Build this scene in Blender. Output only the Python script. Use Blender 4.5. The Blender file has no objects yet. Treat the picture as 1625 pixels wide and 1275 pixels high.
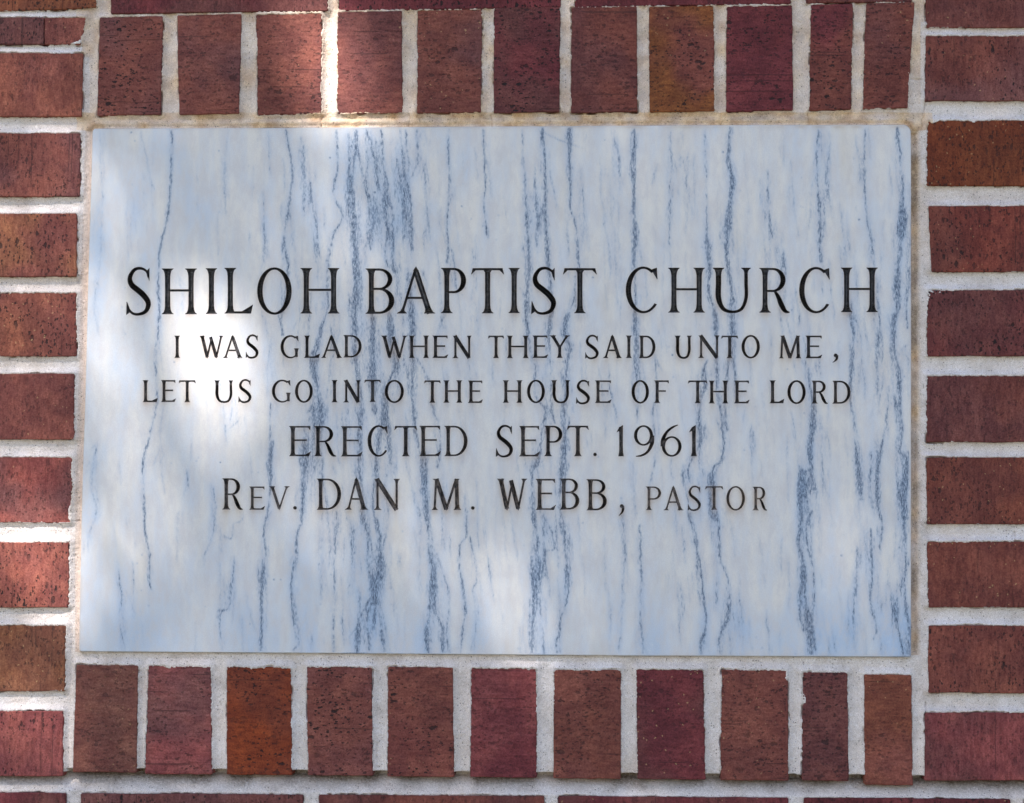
import bpy, math, random, time
import numpy as np
from mathutils import Vector, Matrix
from mathutils.geometry import delaunay_2d_cdt

R = math.radians
random.seed(7)
rng = np.random.default_rng(11)
SC = bpy.context.scene
COL = SC.collection

# ------------------------------------------------------------------ camera
IW, IH = 1625.0, 1275.0            # size of the photograph in its own pixels
ZC = 1.5                           # height of the plaque's centre above the ground
CAM = np.array([0.12467329, -1.95701257, ZC - 0.15943596])
rv = np.array([0.07507755, -0.00550903, 0.05489444])
th = np.linalg.norm(rv); kk = rv / th
K3 = np.array([[0, -kk[2], kk[1]], [kk[2], 0, -kk[0]], [-kk[1], kk[0], 0]])
RM = np.eye(3) + math.sin(th) * K3 + (1 - math.cos(th)) * K3 @ K3
FPX = 75 / 36 * IW
cd = bpy.data.cameras.new('camera')
cd.lens = 75; cd.sensor_width = 36; cd.clip_start = 0.05; cd.clip_end = 500
cam = bpy.data.objects.new('camera', cd); COL.objects.link(cam)
M = np.eye(4)
M[:3, 0] = RM[:, 0]; M[:3, 1] = RM[:, 2]; M[:3, 2] = -RM[:, 1]; M[:3, 3] = CAM
cam.matrix_world = Matrix(M.tolist())
SC.camera = cam

# ------------------------------------------------------------------ light
SUN_EL, SUN_AZ = 50.0, 32.0        # azimuth: degrees to the left of straight out of the wall
SUN = np.array([-math.sin(R(SUN_AZ)) * math.cos(R(SUN_EL)), -math.cos(R(SUN_AZ)) * math.cos(R(SUN_EL)), math.sin(R(SUN_EL))])
world = bpy.data.worlds.new('World'); SC.world = world
world.use_nodes = True
wn = world.node_tree; wn.nodes.clear()
sky = wn.nodes.new('ShaderNodeTexSky'); sky.sky_type = 'NISHITA'; sky.sun_disc = False
sky.sun_elevation = R(SUN_EL)
sky.sun_rotation = math.atan2(SUN[0], SUN[1])
sky.air_density = 1.0; sky.dust_density = 1.0; sky.ozone_density = 1.6
bg = wn.nodes.new('ShaderNodeBackground'); bg.inputs[1].default_value = 0.09
wo = wn.nodes.new('ShaderNodeOutputWorld')
wn.links.new(sky.outputs[0], bg.inputs[0]); wn.links.new(bg.outputs[0], wo.inputs[0])
ld = bpy.data.lights.new('sun', 'SUN'); ld.energy = 5.0; ld.angle = R(0.53); ld.color = (1.0, 0.95, 0.88)
sun = bpy.data.objects.new('sun', ld); COL.objects.link(sun)
sun.rotation_euler = Vector(SUN.tolist()).to_track_quat('Z', 'Y').to_euler()
sun.location = (SUN * 12).tolist()
SC.view_settings.view_transform = 'Standard'
SC.view_settings.look = 'None'
SC.view_settings.exposure = 1.5
SC.view_settings.gamma = 1.0
SC.cycles.use_denoising = True


# ------------------------------------------------------------------ helpers
def to_wall(px, py):
    """point of the wall's face (y = 0) seen at a pixel of the photograph"""
    px = np.asarray(px, float); py = np.asarray(py, float)
    d = np.stack([(px - IW / 2) / FPX, np.ones_like(px), (IH / 2 - py) / FPX], -1) @ RM.T
    t = -CAM[1] / d[..., 1]
    p = CAM + d * t[..., None]
    return p[..., 0], p[..., 2]


def from_wall(x, z):
    P = np.stack([x, np.zeros_like(x), z], -1) - CAM
    q = P @ RM
    return IW / 2 + FPX * q[..., 0] / q[..., 1], IH / 2 - FPX * q[..., 2] / q[..., 1]


MM = 0.001


def vnoise(x, y, s, seed):
    """smooth value noise in -1..1 with cell size s"""
    r = np.random.default_rng(seed); N = 256
    g = r.random((N, N)) * 2 - 1
    u = np.asarray(x) / s + 1000.37; v = np.asarray(y) / s + 1000.71
    iu = np.floor(u).astype(int); iv = np.floor(v).astype(int)
    fu = u - iu; fv = v - iv
    fu = fu * fu * (3 - 2 * fu); fv = fv * fv * (3 - 2 * fv)
    a = g[iv % N, iu % N]; b = g[iv % N, (iu + 1) % N]
    c = g[(iv + 1) % N, iu % N]; d = g[(iv + 1) % N, (iu + 1) % N]
    return (a * (1 - fu) + b * fu) * (1 - fv) + (c * (1 - fu) + d * fu) * fv


def fbm(x, y, s, seed, oct=3):
    o = 0; a = 1.0; t = 0
    for k in range(oct):
        o = o + a * vnoise(x, y, s / 2 ** k, seed + k * 13); t += a; a *= 0.55
    return o / t


def mesh_np(name, V, F, mat=None, smooth=False, parent=None, attrs=None):
    """V (n,3), F (m,k) array of one face size, or list of such arrays"""
    me = bpy.data.meshes.new(name)
    Fs = F if isinstance(F, list) and isinstance(F[0], np.ndarray) else [F]
    Fs = [np.asarray(f, np.int32) for f in Fs if len(f)]
    tot = np.concatenate([np.full(len(f), f.shape[1], np.int32) for f in Fs])
    idx = np.concatenate([f.ravel() for f in Fs]).astype(np.int32)
    st = np.concatenate([[0], np.cumsum(tot)[:-1]]).astype(np.int32)
    me.vertices.add(len(V)); me.vertices.foreach_set('co', np.asarray(V, np.float32).ravel())
    me.loops.add(len(idx)); me.loops.foreach_set('vertex_index', idx)
    me.polygons.add(len(tot)); me.polygons.foreach_set('loop_start', st)
    me.update(calc_edges=True)
    me.polygons.foreach_set('use_smooth', np.full(len(tot), bool(smooth)))
    if attrs:
        for k, a in attrs.items():
            at = me.attributes.new(k, 'FLOAT_COLOR', 'POINT')
            at.data.foreach_set('color', np.asarray(a, np.float32).ravel())
    if mat: me.materials.append(mat)
    o = bpy.data.objects.new(name, me); COL.objects.link(o)
    if parent is not None: o.parent = parent
    return o


def empty(name, loc, label=None, cat=None):
    o = bpy.data.objects.new(name, None); COL.objects.link(o); o.location = loc
    o.empty_display_size = 0.05
    if label: o['label'] = label
    if cat: o['category'] = cat
    return o


class NT:
    def __init__(s, name):
        s.m = bpy.data.materials.new(name); s.m.use_nodes = True
        s.t = s.m.node_tree; s.t.nodes.clear()
        s.out = s.n('ShaderNodeOutputMaterial'); s.b = s.n('ShaderNodeBsdfPrincipled')
        s.l(s.b.outputs[0], s.out.inputs[0])

    def n(s, k, **kw):
        o = s.t.nodes.new(k)
        for a, v in kw.items(): setattr(o, a, v)
        return o

    def l(s, a, b): s.t.links.new(a, b)

    def put(s, sock, v):
        if isinstance(v, (int, float)): sock.default_value = v
        elif isinstance(v, tuple):
            sock.default_value = v if len(v) == len(sock.default_value) else (*v, 1)[:len(sock.default_value)]
        else: s.l(v, sock)

    def math(s, op, a, b=0.0, c=None, clamp=False):
        o = s.n('ShaderNodeMath', operation=op, use_clamp=clamp)
        s.put(o.inputs[0], a); s.put(o.inputs[1], b)
        if c is not None: s.put(o.inputs[2], c)
        return o.outputs[0]

    def vmul(s, a, v):
        o = s.n('ShaderNodeVectorMath', operation='MULTIPLY'); s.put(o.inputs[0], a); s.put(o.inputs[1], v)
        return o.outputs[0]

    def vadd(s, a, v):
        o = s.n('ShaderNodeVectorMath', operation='ADD'); s.put(o.inputs[0], a); s.put(o.inputs[1], v)
        return o.outputs[0]

    def mix(s, f, a, b, mode='MIX'):
        o = s.n('ShaderNodeMix', data_type='RGBA', blend_type=mode)
        s.put(o.inputs[0], f); s.put(o.inputs[6], a); s.put(o.inputs[7], b)
        return o.outputs[2]

    def ramp(s, f, lo, hi, a=0.0, b=1.0, smooth=True):
        o = s.n('ShaderNodeMapRange', interpolation_type='SMOOTHSTEP' if smooth else 'LINEAR')
        s.put(o.inputs[0], f); o.inputs[1].default_value = lo; o.inputs[2].default_value = hi
        o.inputs[3].default_value = a; o.inputs[4].default_value = b
        return o.outputs[0]

    def noise(s, vec, scale, det=3.0, rough=0.55, dist=0.0):
        o = s.n('ShaderNodeTexNoise'); s.put(o.inputs['Vector'], vec)
        o.inputs['Scale'].default_value = scale; o.inputs['Detail'].default_value = det
        o.inputs['Roughness'].default_value = rough; o.inputs['Distortion'].default_value = dist
        return o.outputs[0]

    def voro(s, vec, scale, rnd=1.0):
        o = s.n('ShaderNodeTexVoronoi'); s.put(o.inputs['Vector'], vec)
        o.inputs['Scale'].default_value = scale; o.inputs['Randomness'].default_value = rnd
        return o.outputs['Distance'], o.outputs['Color']

    def attr(s, name, kind='GEOMETRY'):
        o = s.n('ShaderNodeAttribute', attribute_name=name, attribute_type=kind)
        return o

    def bump(s, h, dist, strength=1.0, prev=None):
        o = s.n('ShaderNodeBump'); s.put(o.inputs['Height'], h)
        o.inputs['Distance'].default_value = dist; o.inputs['Strength'].default_value = strength
        if prev is not None: s.l(prev, o.inputs['Normal'])
        return o.outputs[0]


# ------------------------------------------------------------------ materials
def mat_brick():
    k = NT('fired clay brick')
    tc = k.n('ShaderNodeTexCoord'); oi = k.n('ShaderNodeObjectInfo')
    off = k.vmul(oi.outputs['Random'], (37.0, 91.0, 53.0))
    P = k.vadd(tc.outputs['Object'], off)
    ta = k.attr('tone', 'OBJECT').outputs['Color']; tb = k.attr('second_tone', 'OBJECT').outputs['Color']
    n1 = k.noise(P, 14.0, 2.0, 0.5)
    col = k.mix(k.ramp(n1, 0.40, 0.62), ta, tb)
    bn = k.noise(P, 34.0, 3.0, 0.6)
    col = k.mix(k.ramp(bn, 0.38, 0.66), k.mix(1.0, col, (0.80, 0.74, 0.80), 'MULTIPLY'), k.mix(1.0, col, (1.16, 1.14, 1.08), 'MULTIPLY'))
    r1 = k.math('FRACT', k.math('MULTIPLY', oi.outputs['Random'], 7.31)); r2 = k.math('FRACT', k.math('MULTIPLY', oi.outputs['Random'], 13.7))
    # streaks drawn across the brick by the cutting wire
    st = k.noise(k.vmul(P, (900.0, 10.0, 70.0)), 1.0, 3.0, 0.6)
    st2 = k.noise(k.vmul(P, (300.0, 10.0, 90.0)), 1.0, 4.0, 0.65)
    gr = k.noise(P, 620.0, 4.0, 0.78)
    col = k.mix(k.ramp(st, 0.35, 0.75), k.mix(1.0, col, (0.95, 0.94, 0.94), 'MULTIPLY'), k.mix(1.0, col, (1.05, 1.06, 1.06), 'MULTIPLY'))
    col = k.mix(k.ramp(st2, 0.3, 0.72), k.mix(1.0, col, (0.78, 0.70, 0.72), 'MULTIPLY'), k.mix(1.0, col, (1.16, 1.26, 1.24), 'MULTIPLY'))
    col = k.mix(k.ramp(gr, 0.25, 0.8), k.mix(1.0, col, (0.60, 0.52, 0.53), 'MULTIPLY'), k.mix(1.0, col, (1.32, 1.42, 1.45), 'MULTIPLY'))
    # rare long drag lines
    lw = k.n('ShaderNodeTexWhiteNoise', noise_dimensions='1D')
    sx = k.n('ShaderNodeSeparateXYZ'); k.l(P, sx.inputs[0])
    k.l(k.math('FLOOR', k.math('MULTIPLY', k.math('ADD', sx.outputs[0], k.math('MULTIPLY', k.noise(P, 40.0, 1.0), 0.0016)), 1100.0)), lw.inputs['W'])
    seg = k.ramp(k.noise(k.vmul(P, (60.0, 10.0, 22.0)), 1.0, 1.0), 0.5, 0.56)
    line = k.math('MULTIPLY', k.math('GREATER_THAN', lw.outputs[0], k.ramp(r2, 0.2, 1.0, 0.99, 0.955)), seg)
    # dark torn pits, longer across the brick
    wob = k.vmul(k.vadd(k.n('ShaderNodeTexNoise').outputs[1], (-0.5, -0.5, -0.5)), (0.0, 0.0, 0.0))
    nn = k.n('ShaderNodeTexNoise'); k.l(P, nn.inputs['Vector']); nn.inputs['Scale'].default_value = 420.0
    Pw = k.vadd(P, k.vmul(k.vadd(nn.outputs[1], (-0.5, -0.5, -0.5)), (0.003, 0.0, 0.003)))
    pits = None
    for sc, th_, keep in (((240.0, 0.0, 120.0), 0.36, 0.45), ((520.0, 0.0, 300.0), 0.50, 0.30), ((125.0, 0.0, 60.0), 0.27, 0.55), ((330.0, 0.0, 210.0), 0.36, 0.6)):
        d, c = k.voro(k.vmul(Pw, sc), 1.0)
        cs = k.n('ShaderNodeSeparateColor'); k.l(c, cs.inputs[0])
        size = k.ramp(cs.outputs[0], keep, 1.0, 0.0, th_, False)
        p = k.ramp(k.math('SUBTRACT', size, d), 0.0, 0.07)
        pits = p if pits is None else k.math('MAXIMUM', pits, p)
    bl = k.ramp(k.noise(P, 30.0, 3.0), 0.36, 0.6, 0.35, 1.0)
    pits = k.math('MULTIPLY', k.math('MULTIPLY', pits, bl), k.ramp(r1, 0.0, 0.9, 0.45, 1.0))
    pits = k.math('MAXIMUM', pits, k.math('MULTIPLY', line, 0.45))
    d, c = k.voro(Pw, 260.0)
    cs = k.n('ShaderNodeSeparateColor'); k.l(c, cs.inputs[0])
    speck = k.math('MULTIPLY', k.math('GREATER_THAN', cs.outputs[1], 0.945), k.ramp(d, 0.10, 0.24, 1.0, 0.0))
    col = k.mix(k.math('MULTIPLY', pits, 0.95), col, (0.016, 0.008, 0.009))
    col = k.mix(k.math('MULTIPLY', speck, 0.55), col, (0.52, 0.32, 0.16))
    k.l(col, k.b.inputs['Base Color'])
    k.b.inputs['Roughness'].default_value = 0.82
    k.b.inputs['Specular IOR Level'].default_value = 0.35
    h = k.math('SUBTRACT', k.math('ADD', k.math('MULTIPLY', gr, 0.25), k.math('MULTIPLY', st2, 0.25)), k.math('MULTIPLY', pits, 1.0))
    k.l(k.bump(h, 0.0011, 1.0), k.b.inputs['Normal'])
    return k.m


def mat_mortar():
    k = NT('sandy mortar')
    tc = k.n('ShaderNodeTexCoord'); P = tc.outputs['Object']
    at = k.attr('soil_shade'); cs = k.n('ShaderNodeSeparateColor'); k.l(at.outputs['Color'], cs.inputs[0])
    tan, grime_shade, pink = cs.outputs[0], cs.outputs[1], cs.outputs[2]
    n = k.noise(P, 55.0, 4.0, 0.6); f = k.noise(P, 1500.0, 2.0, 0.6); m2 = k.noise(P, 420.0, 3.0, 0.65)
    col = k.mix(k.ramp(n, 0.3, 0.7), (0.84, 0.775, 0.76), (0.96, 0.91, 0.92))
    col = k.mix(pink, col, (0.80, 0.63, 0.55))
    tn = k.mix(k.ramp(k.noise(P, 90.0, 3.0), 0.35, 0.65), (0.66, 0.42, 0.25), (0.96, 0.70, 0.45))
    col = k.mix(tan, col, tn)
    col = k.mix(k.math('MULTIPLY', grime_shade, k.ramp(m2, 0.3, 0.6, 0.4, 1.0)), col, (0.15, 0.105, 0.065))
    col = k.mix(k.ramp(f, 0.3, 0.72), k.mix(1.0, col, (0.70, 0.67, 0.65), 'MULTIPLY'), k.mix(1.0, col, (1.08, 1.08, 1.08), 'MULTIPLY'))
    d, c = k.voro(P, 420.0)
    c2 = k.n('ShaderNodeSeparateColor'); k.l(c, c2.inputs[0])
    sp = k.math('MULTIPLY', k.math('GREATER_THAN', c2.outputs[0], 0.74), k.ramp(d, 0.12, 0.26, 1.0, 0.0))
    col = k.mix(k.math('MULTIPLY', sp, 0.8), col, (0.09, 0.07, 0.06))
    d, c = k.voro(P, 800.0)
    c3 = k.n('ShaderNodeSeparateColor'); k.l(c, c3.inputs[0])
    sp2 = k.math('MULTIPLY', k.math('GREATER_THAN', c3.outputs[0], 0.84), k.ramp(d, 0.15, 0.35, 1.0, 0.0))
    col = k.mix(k.math('MULTIPLY', sp2, 0.5), col, (0.22, 0.15, 0.11))
    k.l(col, k.b.inputs['Base Color'])
    k.b.inputs['Roughness'].default_value = 0.95
    k.b.inputs['Specular IOR Level'].default_value = 0.2
    h = k.math('SUBTRACT', k.math('ADD', k.math('MULTIPLY', f, 0.5), k.math('MULTIPLY', m2, 0.8)), k.math('MULTIPLY', sp, 0.6))
    k.l(k.bump(h, 0.0014, 0.9), k.b.inputs['Normal'])
    return k.m


def marble_colour(k):
    P = k.n('ShaderNodeTexCoord').outputs['Object']
    at = k.attr('veining'); cs = k.n('ShaderNodeSeparateColor'); k.l(at.outputs['Color'], cs.inputs[0])
    vein, cloud, stain = cs.outputs[0], cs.outputs[1], cs.outputs[2]
    fine = k.noise(k.vmul(P, (900.0, 1.0, 260.0)), 1.0, 3.0, 0.7)
    soft = k.noise(k.vmul(P, (60.0, 1.0, 14.0)), 1.0, 4.0, 0.6)
    gr = k.noise(P, 1300.0, 2.0, 0.6)
    base = k.mix(cloud, (0.75, 0.705, 0.675), (0.43, 0.535, 0.70))
    base = k.mix(k.ramp(soft, 0.35, 0.7, 0.0, 0.5), base, (0.50, 0.57, 0.72))
    mot = k.noise(k.vmul(P, (85.0, 1.0, 40.0)), 1.0, 5.0, 0.7)
    base = k.mix(k.ramp(mot, 0.40, 0.66, 0.0, 0.7), base, (0.62, 0.585, 0.60))
    base = k.mix(k.ramp(mot, 0.22, 0.42, 0.45, 0.0), base, (0.80, 0.78, 0.77))
    base = k.mix(k.ramp(gr, 0.3, 0.75), k.mix(1.0, base, (0.93, 0.93, 0.935), 'MULTIPLY'), k.mix(1.0, base, (1.05, 1.05, 1.05), 'MULTIPLY'))
    wash = k.noise(k.vmul(P, (26.0, 1.0, 7.0)), 1.0, 5.0, 0.62)
    base = k.mix(k.ramp(wash, 0.50, 0.78, 0.0, 0.42), base, (0.60, 0.52, 0.43))
    v = k.math('MULTIPLY', vein, k.ramp(fine, 0.34, 0.62, 0.35, 1.3, False))
    base = k.mix(k.ramp(v, 0.03, 0.6, 0.0, 0.60, False), base, (0.25, 0.34, 0.50))
    base = k.mix(k.ramp(v, 0.40, 1.15, 0.0, 0.88, False), base, (0.05, 0.085, 0.15))
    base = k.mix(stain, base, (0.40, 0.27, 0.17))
    return base, P, gr


def mat_marble():
    k = NT('grey veined white marble')
    base, P, gr = marble_colour(k)
    k.l(base, k.b.inputs['Base Color'])
    k.b.inputs['Roughness'].default_value = 0.42
    k.b.inputs['Specular IOR Level'].default_value = 0.35
    k.b.inputs['Subsurface Weight'].default_value = 0.0
    k.l(k.bump(k.math('ADD', gr, k.noise(P, 200.0, 3.0)), 0.00018, 0.5), k.b.inputs['Normal'])
    return k.m


def mat_letter():
    k = NT('black paint in carved marble')
    base, P, gr = marble_colour(k)
    wear = k.attr('wear', 'OBJECT').outputs['Fac']
    at = k.attr('veining'); cs = k.n('ShaderNodeSeparateColor'); k.l(at.outputs['Color'], cs.inputs[0])
    deep = k.attr('depth'); ds = k.n('ShaderNodeSeparateColor'); k.l(deep.outputs['Color'], ds.inputs[0])
    n = k.noise(P, 260.0, 4.0, 0.65); n2 = k.noise(P, 900.0, 3.0, 0.6)
    paint = k.mix(k.ramp(n2, 0.3, 0.75), (0.003, 0.004, 0.006), (0.016, 0.019, 0.027))
    grey = k.mix(1.0, base, (0.40, 0.38, 0.38), 'MULTIPLY')
    f = k.math('MULTIPLY', k.ramp(n, 0.34, 0.70), wear)
    f = k.math('ADD', f, k.math('MULTIPLY', k.math('MULTIPLY', ds.outputs[0], wear), 0.35), clamp=True)
    col = k.mix(f, paint, grey)
    rim = k.math('MULTIPLY', ds.outputs[1], k.ramp(n, 0.35, 0.65, 0.2, 0.75))
    col = k.mix(rim, col, (0.10, 0.062, 0.038))
    k.l(col, k.b.inputs['Base Color'])
    k.b.inputs['Roughness'].default_value = 0.40
    k.b.inputs['Specular IOR Level'].default_value = 0.45
    k.l(k.bump(n2, 0.0002, 0.6), k.b.inputs['Normal'])
    return k.m


def mat_simple(name, a, b, scale, rough=0.8, trans=0.0):
    k = NT(name)
    P = k.n('ShaderNodeTexCoord').outputs['Object']
    col = k.mix(k.ramp(k.noise(P, scale, 4.0), 0.3, 0.7), a, b)
    k.l(col, k.b.inputs['Base Color']); k.b.inputs['Roughness'].default_value = rough
    k.l(k.bump(k.noise(P, scale * 4, 4.0), 0.01, 0.5), k.b.inputs['Normal'])
    return k.m


MB, MO, MA, ML = mat_brick(), mat_mortar(), mat_marble(), mat_letter()
MGROUND = mat_simple('dry grass and bare earth', (0.07, 0.075, 0.035), (0.14, 0.12, 0.07), 3.0, 0.95)
MBARK = mat_simple('grey brown bark', (0.09, 0.065, 0.045), (0.19, 0.15, 0.11), 9.0, 0.9)
MLEAF = mat_simple('green leaf', (0.045, 0.075, 0.02), (0.085, 0.12, 0.035), 6.0, 0.6)

# ------------------------------------------------------------------ ground
gx = 60.0
g = mesh_np('ground', [(-gx, -gx, 0), (gx, -gx, 0), (gx, gx, 0), (-gx, gx, 0)], [(0, 1, 2, 3)], MGROUND)
g['kind'] = 'structure'

# ------------------------------------------------------------------ bricks of the wall
wall = empty('brick_wall', (0, 0, 0), 'red and brown brick wall with pale mortar joints framing the carved marble plaque', 'wall')

PLUM, RED, DRED = (0.145, 0.062, 0.058), (0.215, 0.088, 0.070), (0.120, 0.030, 0.036)
MAUV, BRN, RUST, ORG = (0.155, 0.075, 0.072), (0.205, 0.085, 0.045), (0.160, 0.048, 0.018), (0.250, 0.110, 0.050)
WINE, DBR, ROSE, CLAY = (0.150, 0.040, 0.048), (0.165, 0.062, 0.048), (0.235, 0.082, 0.080), (0.195, 0.080, 0.062)
# quads: top-left, top-right, bottom-right, bottom-left in photograph pixels; soldier? ; two tones
BR = []


def stretcher(x0, x1, yt, yb, a, b, sl=0.0, xb=None):
    """horizontal brick; xb = right (or left) edge at the bottom if it leans"""
    BR.append(([(x0, yt), (x1, yt + sl * (x1 - x0)), (x1 if xb is None else xb, yb + sl * (x1 - x0)), (x0, yb)], False, a, b))


def soldier(x0t, x1t, yt, x0b, x1b, yb, a, b, d=0.0):
    BR.append(([(x0t, yt + d), (x1t, yt - d), (x1b, yb - d), (x0b, yb + d)], True, a, b))


# soldier course over the plaque
for q in ((158.5, 258.5, 27, 154.5, 255, 183.7, CLAY, MAUV), (281.5, 383.5, 24, 284.6, 380, 182, CLAY, MAUV),
          (406.5, 510.7, 22.8, 409, 510, 182, CLAY, PLUM), (536, 638, 18.5, 535, 639, 181, CLAY, PLUM),
          (662.6, 765, 15.5, 662, 763.5, 179.5, CLAY, MAUV), (784, 889, 11.5, 783.5, 888, 179.5, WINE, PLUM),
          (907, 1011, 11, 906, 1011.6, 179, DBR, PLUM), (1029.5, 1132.5, 10, 1031, 1134, 178, (0.185, 0.080, 0.026), DBR),
          (1153, 1256.7, 10, 1152.4, 1258, 177, WINE, DRED), (1287, 1353.8, 7, 1284, 1351, 175.5, DBR, WINE),
          (1374.5, 1451, 5, 1369, 1440.5, 173, DBR, PLUM)):
    soldier(*q[:6], q[6], q[7], 1.0)
# soldier course under the plaque
for q in ((121.6, 219.4, 1055.7, 115.7, 217, 1226, (0.19, 0.095, 0.072), CLAY), (235.4, 335, 1057, 230, 336.4, 1229, ROSE, MAUV),
          (360, 462, 1059, 360, 463.4, 1230, (0.25, 0.062, 0.018), (0.18, 0.052, 0.026)), (486.7, 590, 1059, 488.5, 592, 1231, (0.205, 0.09, 0.078), CLAY),
          (616, 719, 1059, 614.7, 721, 1233, CLAY, (0.20, 0.075, 0.062)), (748, 851.7, 1061, 746, 851.7, 1234, ROSE, WINE),
          (879.7, 985.8, 1063, 878, 985, 1236, (0.19, 0.078, 0.056), CLAY), (1009.6, 1116, 1063, 1011.6, 1120, 1237, WINE, PLUM),
          (1145.4, 1250.3, 1063.5, 1143, 1251.6, 1239, CLAY, (0.175, 0.066, 0.054)), (1273.6, 1345, 1067, 1272.8, 1346.8, 1239.5, PLUM, (0.18, 0.068, 0.055)),
          (1371.4, 1445.6, 1071, 1372, 1449, 1246.5, (0.19, 0.078, 0.045), CLAY)):
    soldier(*q[:6], q[6], q[7], -0.6)
# courses left of the plaque: right-edge x, top, bottom, tones
LW = 345
pal = [PLUM, RED, CLAY, MAUV, DBR, RED, WINE, CLAY, DRED, BRN]


def rnd_tone():
    a = random.choice(pal); b = random.choice([PLUM, CLAY, MAUV, DBR])
    return a, b


L = ((137, 28, 71, RED, CLAY, 128), (132, 85, 186, (0.24, 0.10, 0.068), RED, 130), (128, 212, 313, CLAY, MAUV, 127),
     (122.5, 339.5, 440, (0.25, 0.125, 0.065), RED, 122), (121.5, 465, 566, CLAY, (0.235, 0.10, 0.062), 121),
     (118.5, 593.5, 698, RED, PLUM, 118), (114.5, 726, 830, (0.24, 0.085, 0.072), MAUV, 113), (110, 861, 964.5, (0.22, 0.09, 0.072), (0.25, 0.10, 0.075), 109),
     (104.5, 993, 1097.6, (0.26, 0.135, 0.062), (0.20, 0.10, 0.058), 103.5), (101, 1128.5, 1232, ROSE, (0.26, 0.10, 0.085), 100))
for i, (xr, yt, yb, a, b, xb) in enumerate(L):
    if i == 0:
        stretcher(70.3, xr, yt, yb, (0.25, 0.105, 0.085), RED, 0, xb)
        stretcher(-210, 70.0, yt, yb, PLUM, MAUV)
        x = -235
    else:
        ln = LW if i % 2 else 160
        stretcher(xr - ln, xr, yt, yb, a, b, 0, xb); x = xr - ln - 24
    while x > -1000:
        a, b = rnd_tone(); stretcher(x - LW, x, yt, yb, a, b); x -= LW + 24
# courses right of the plaque
Rr = ((1469, -60, 44.5, DBR, PLUM, 1469), (1469, 57.5, 161, DBR, MAUV, 1468), (1471.5, 192, 295.5, RUST, (0.15, 0.05, 0.02), 1470),
      (1473, 327.5, 432, (0.19, 0.058, 0.042), DBR, 1478), (1472, 461, 566, (0.155, 0.052, 0.05), PLUM, 1471), (1470, 596.5, 702, DBR, PLUM, 1470),
      (1470.5, 726.5, 832.5, (0.185, 0.068, 0.046), DBR, 1471), (1471.5, 860, 964.5, (0.185, 0.068, 0.048), DBR, 1473),
      (1473.5, 993, 1100, (0.18, 0.07, 0.050), DBR, 1473), (1468, 1131, 1239, (0.215, 0.070, 0.070), PLUM, 1467))
rows = list(Rr)
for k in range(1, 6):
    a, b = rnd_tone(); rows.append((1469, -60 - 133 * k, 44.5 - 133 * k, a, b, 1469))
for i, (xl, yt, yb, a, b, xb) in enumerate(rows):
    ln = LW if i % 2 == 0 else 262
    BR.append(([(xl, yt), (xl + ln, yt), (xl + ln, yb), (xb, yb)], False, a, b))
    x = xl + ln + 24
    while x < 2500:
        a, b = rnd_tone(); stretcher(x, x + LW, yt, yb, a, b); x += LW + 24
# courses above
top0 = [(-195, 153, (0.25, 0.11, 0.048), BRN), (176.5, 520.5, WINE, PLUM), (536.5, 890, WINE, DRED), (912, 1255, DRED, WINE), (1279, 1448, DBR, PLUM)]
for k in range(0, 6):
    if k == 0: xs = [(a, b, c, d) for a, b, c, d in top0] + [(-195 - 24 - LW * (j + 1) - 24 * j, -195 - 24 - LW * j - 24 * j, *rnd_tone()) for j in range(2)]
    else:
        xs = []; x = 1448
        first = True
        while x > -1000:
            ln = LW if not (first and k % 2 == 1) else LW * 0.5 + 90
            xs.append((x - ln, x, *rnd_tone())); x -= ln + 22; first = False
    for x0, x1, a, b in xs:
        yb0 = 26 - 0.0155 * max(x0, 0) - 129 * k; yb1 = 26 - 0.0155 * max(x1, 0) - 129 * k
        if k == 0 and x0 < 100: yb1 = 12.5
        BR.append(([(x0, yb0 - 103), (x1, yb1 - 103), (x1, yb1), (x0, yb0)], False, a, b))
# courses below
bot0 = [(-245, 104.5, PLUM, WINE), (128.5, 481, PLUM, MAUV), (506, 863.5, DBR, PLUM), (886, 1251, WINE, PLUM), (1275.5, 1603, WINE, DRED)]
for k in range(0, 6):
    if k == 0:
        xs = list(bot0); x = 1627
    else:
        xs = []; x = -1000 + (170 if k % 2 else 0) + random.uniform(-20, 20)
    while x < 2500:
        xs.append((x, x + LW + 8, *rnd_tone())); x += LW + 32
    if k == 0:
        x = -269
        while x > -1000: xs.append((x - LW, x, *rnd_tone())); x -= LW + 24
    for x0, x1, a, b in xs:
        y0 = 1258.5 + 0.0062 * x0 + 134 * k; y1 = 1258.5 + 0.0062 * x1 + 134 * k
        BR.append(([(x0, y0), (x1, y1), (x1, y1 + 106), (x0, y0 + 106)], False, a, b))

DEPTH = 0.095


def outline(q, nper, amp, seed, rad=2.0):
    """quad with slightly uneven edges and softened corners, clockwise in pixels"""
    pts = []
    q = np.array(q, float)
    r_ = np.random.default_rng(seed)
    for e in range(4):
        a, b = q[e], q[(e + 1) % 4]
        d = b - a; ln = np.linalg.norm(d); d = d / ln; n = np.array([d[1], -d[0]])
        ts = np.concatenate([[rad], np.linspace(rad, ln - rad, nper + 2)[1:-1] , [ln - rad]])
        for j, t in enumerate(ts):
            w = 0 if j in (0, len(ts) - 1) else r_.normal() * amp
            pts.append(a + d * t + n * (w - (0 if j not in (0, len(ts) - 1) else 0)))
    return np.array(pts)


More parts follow.
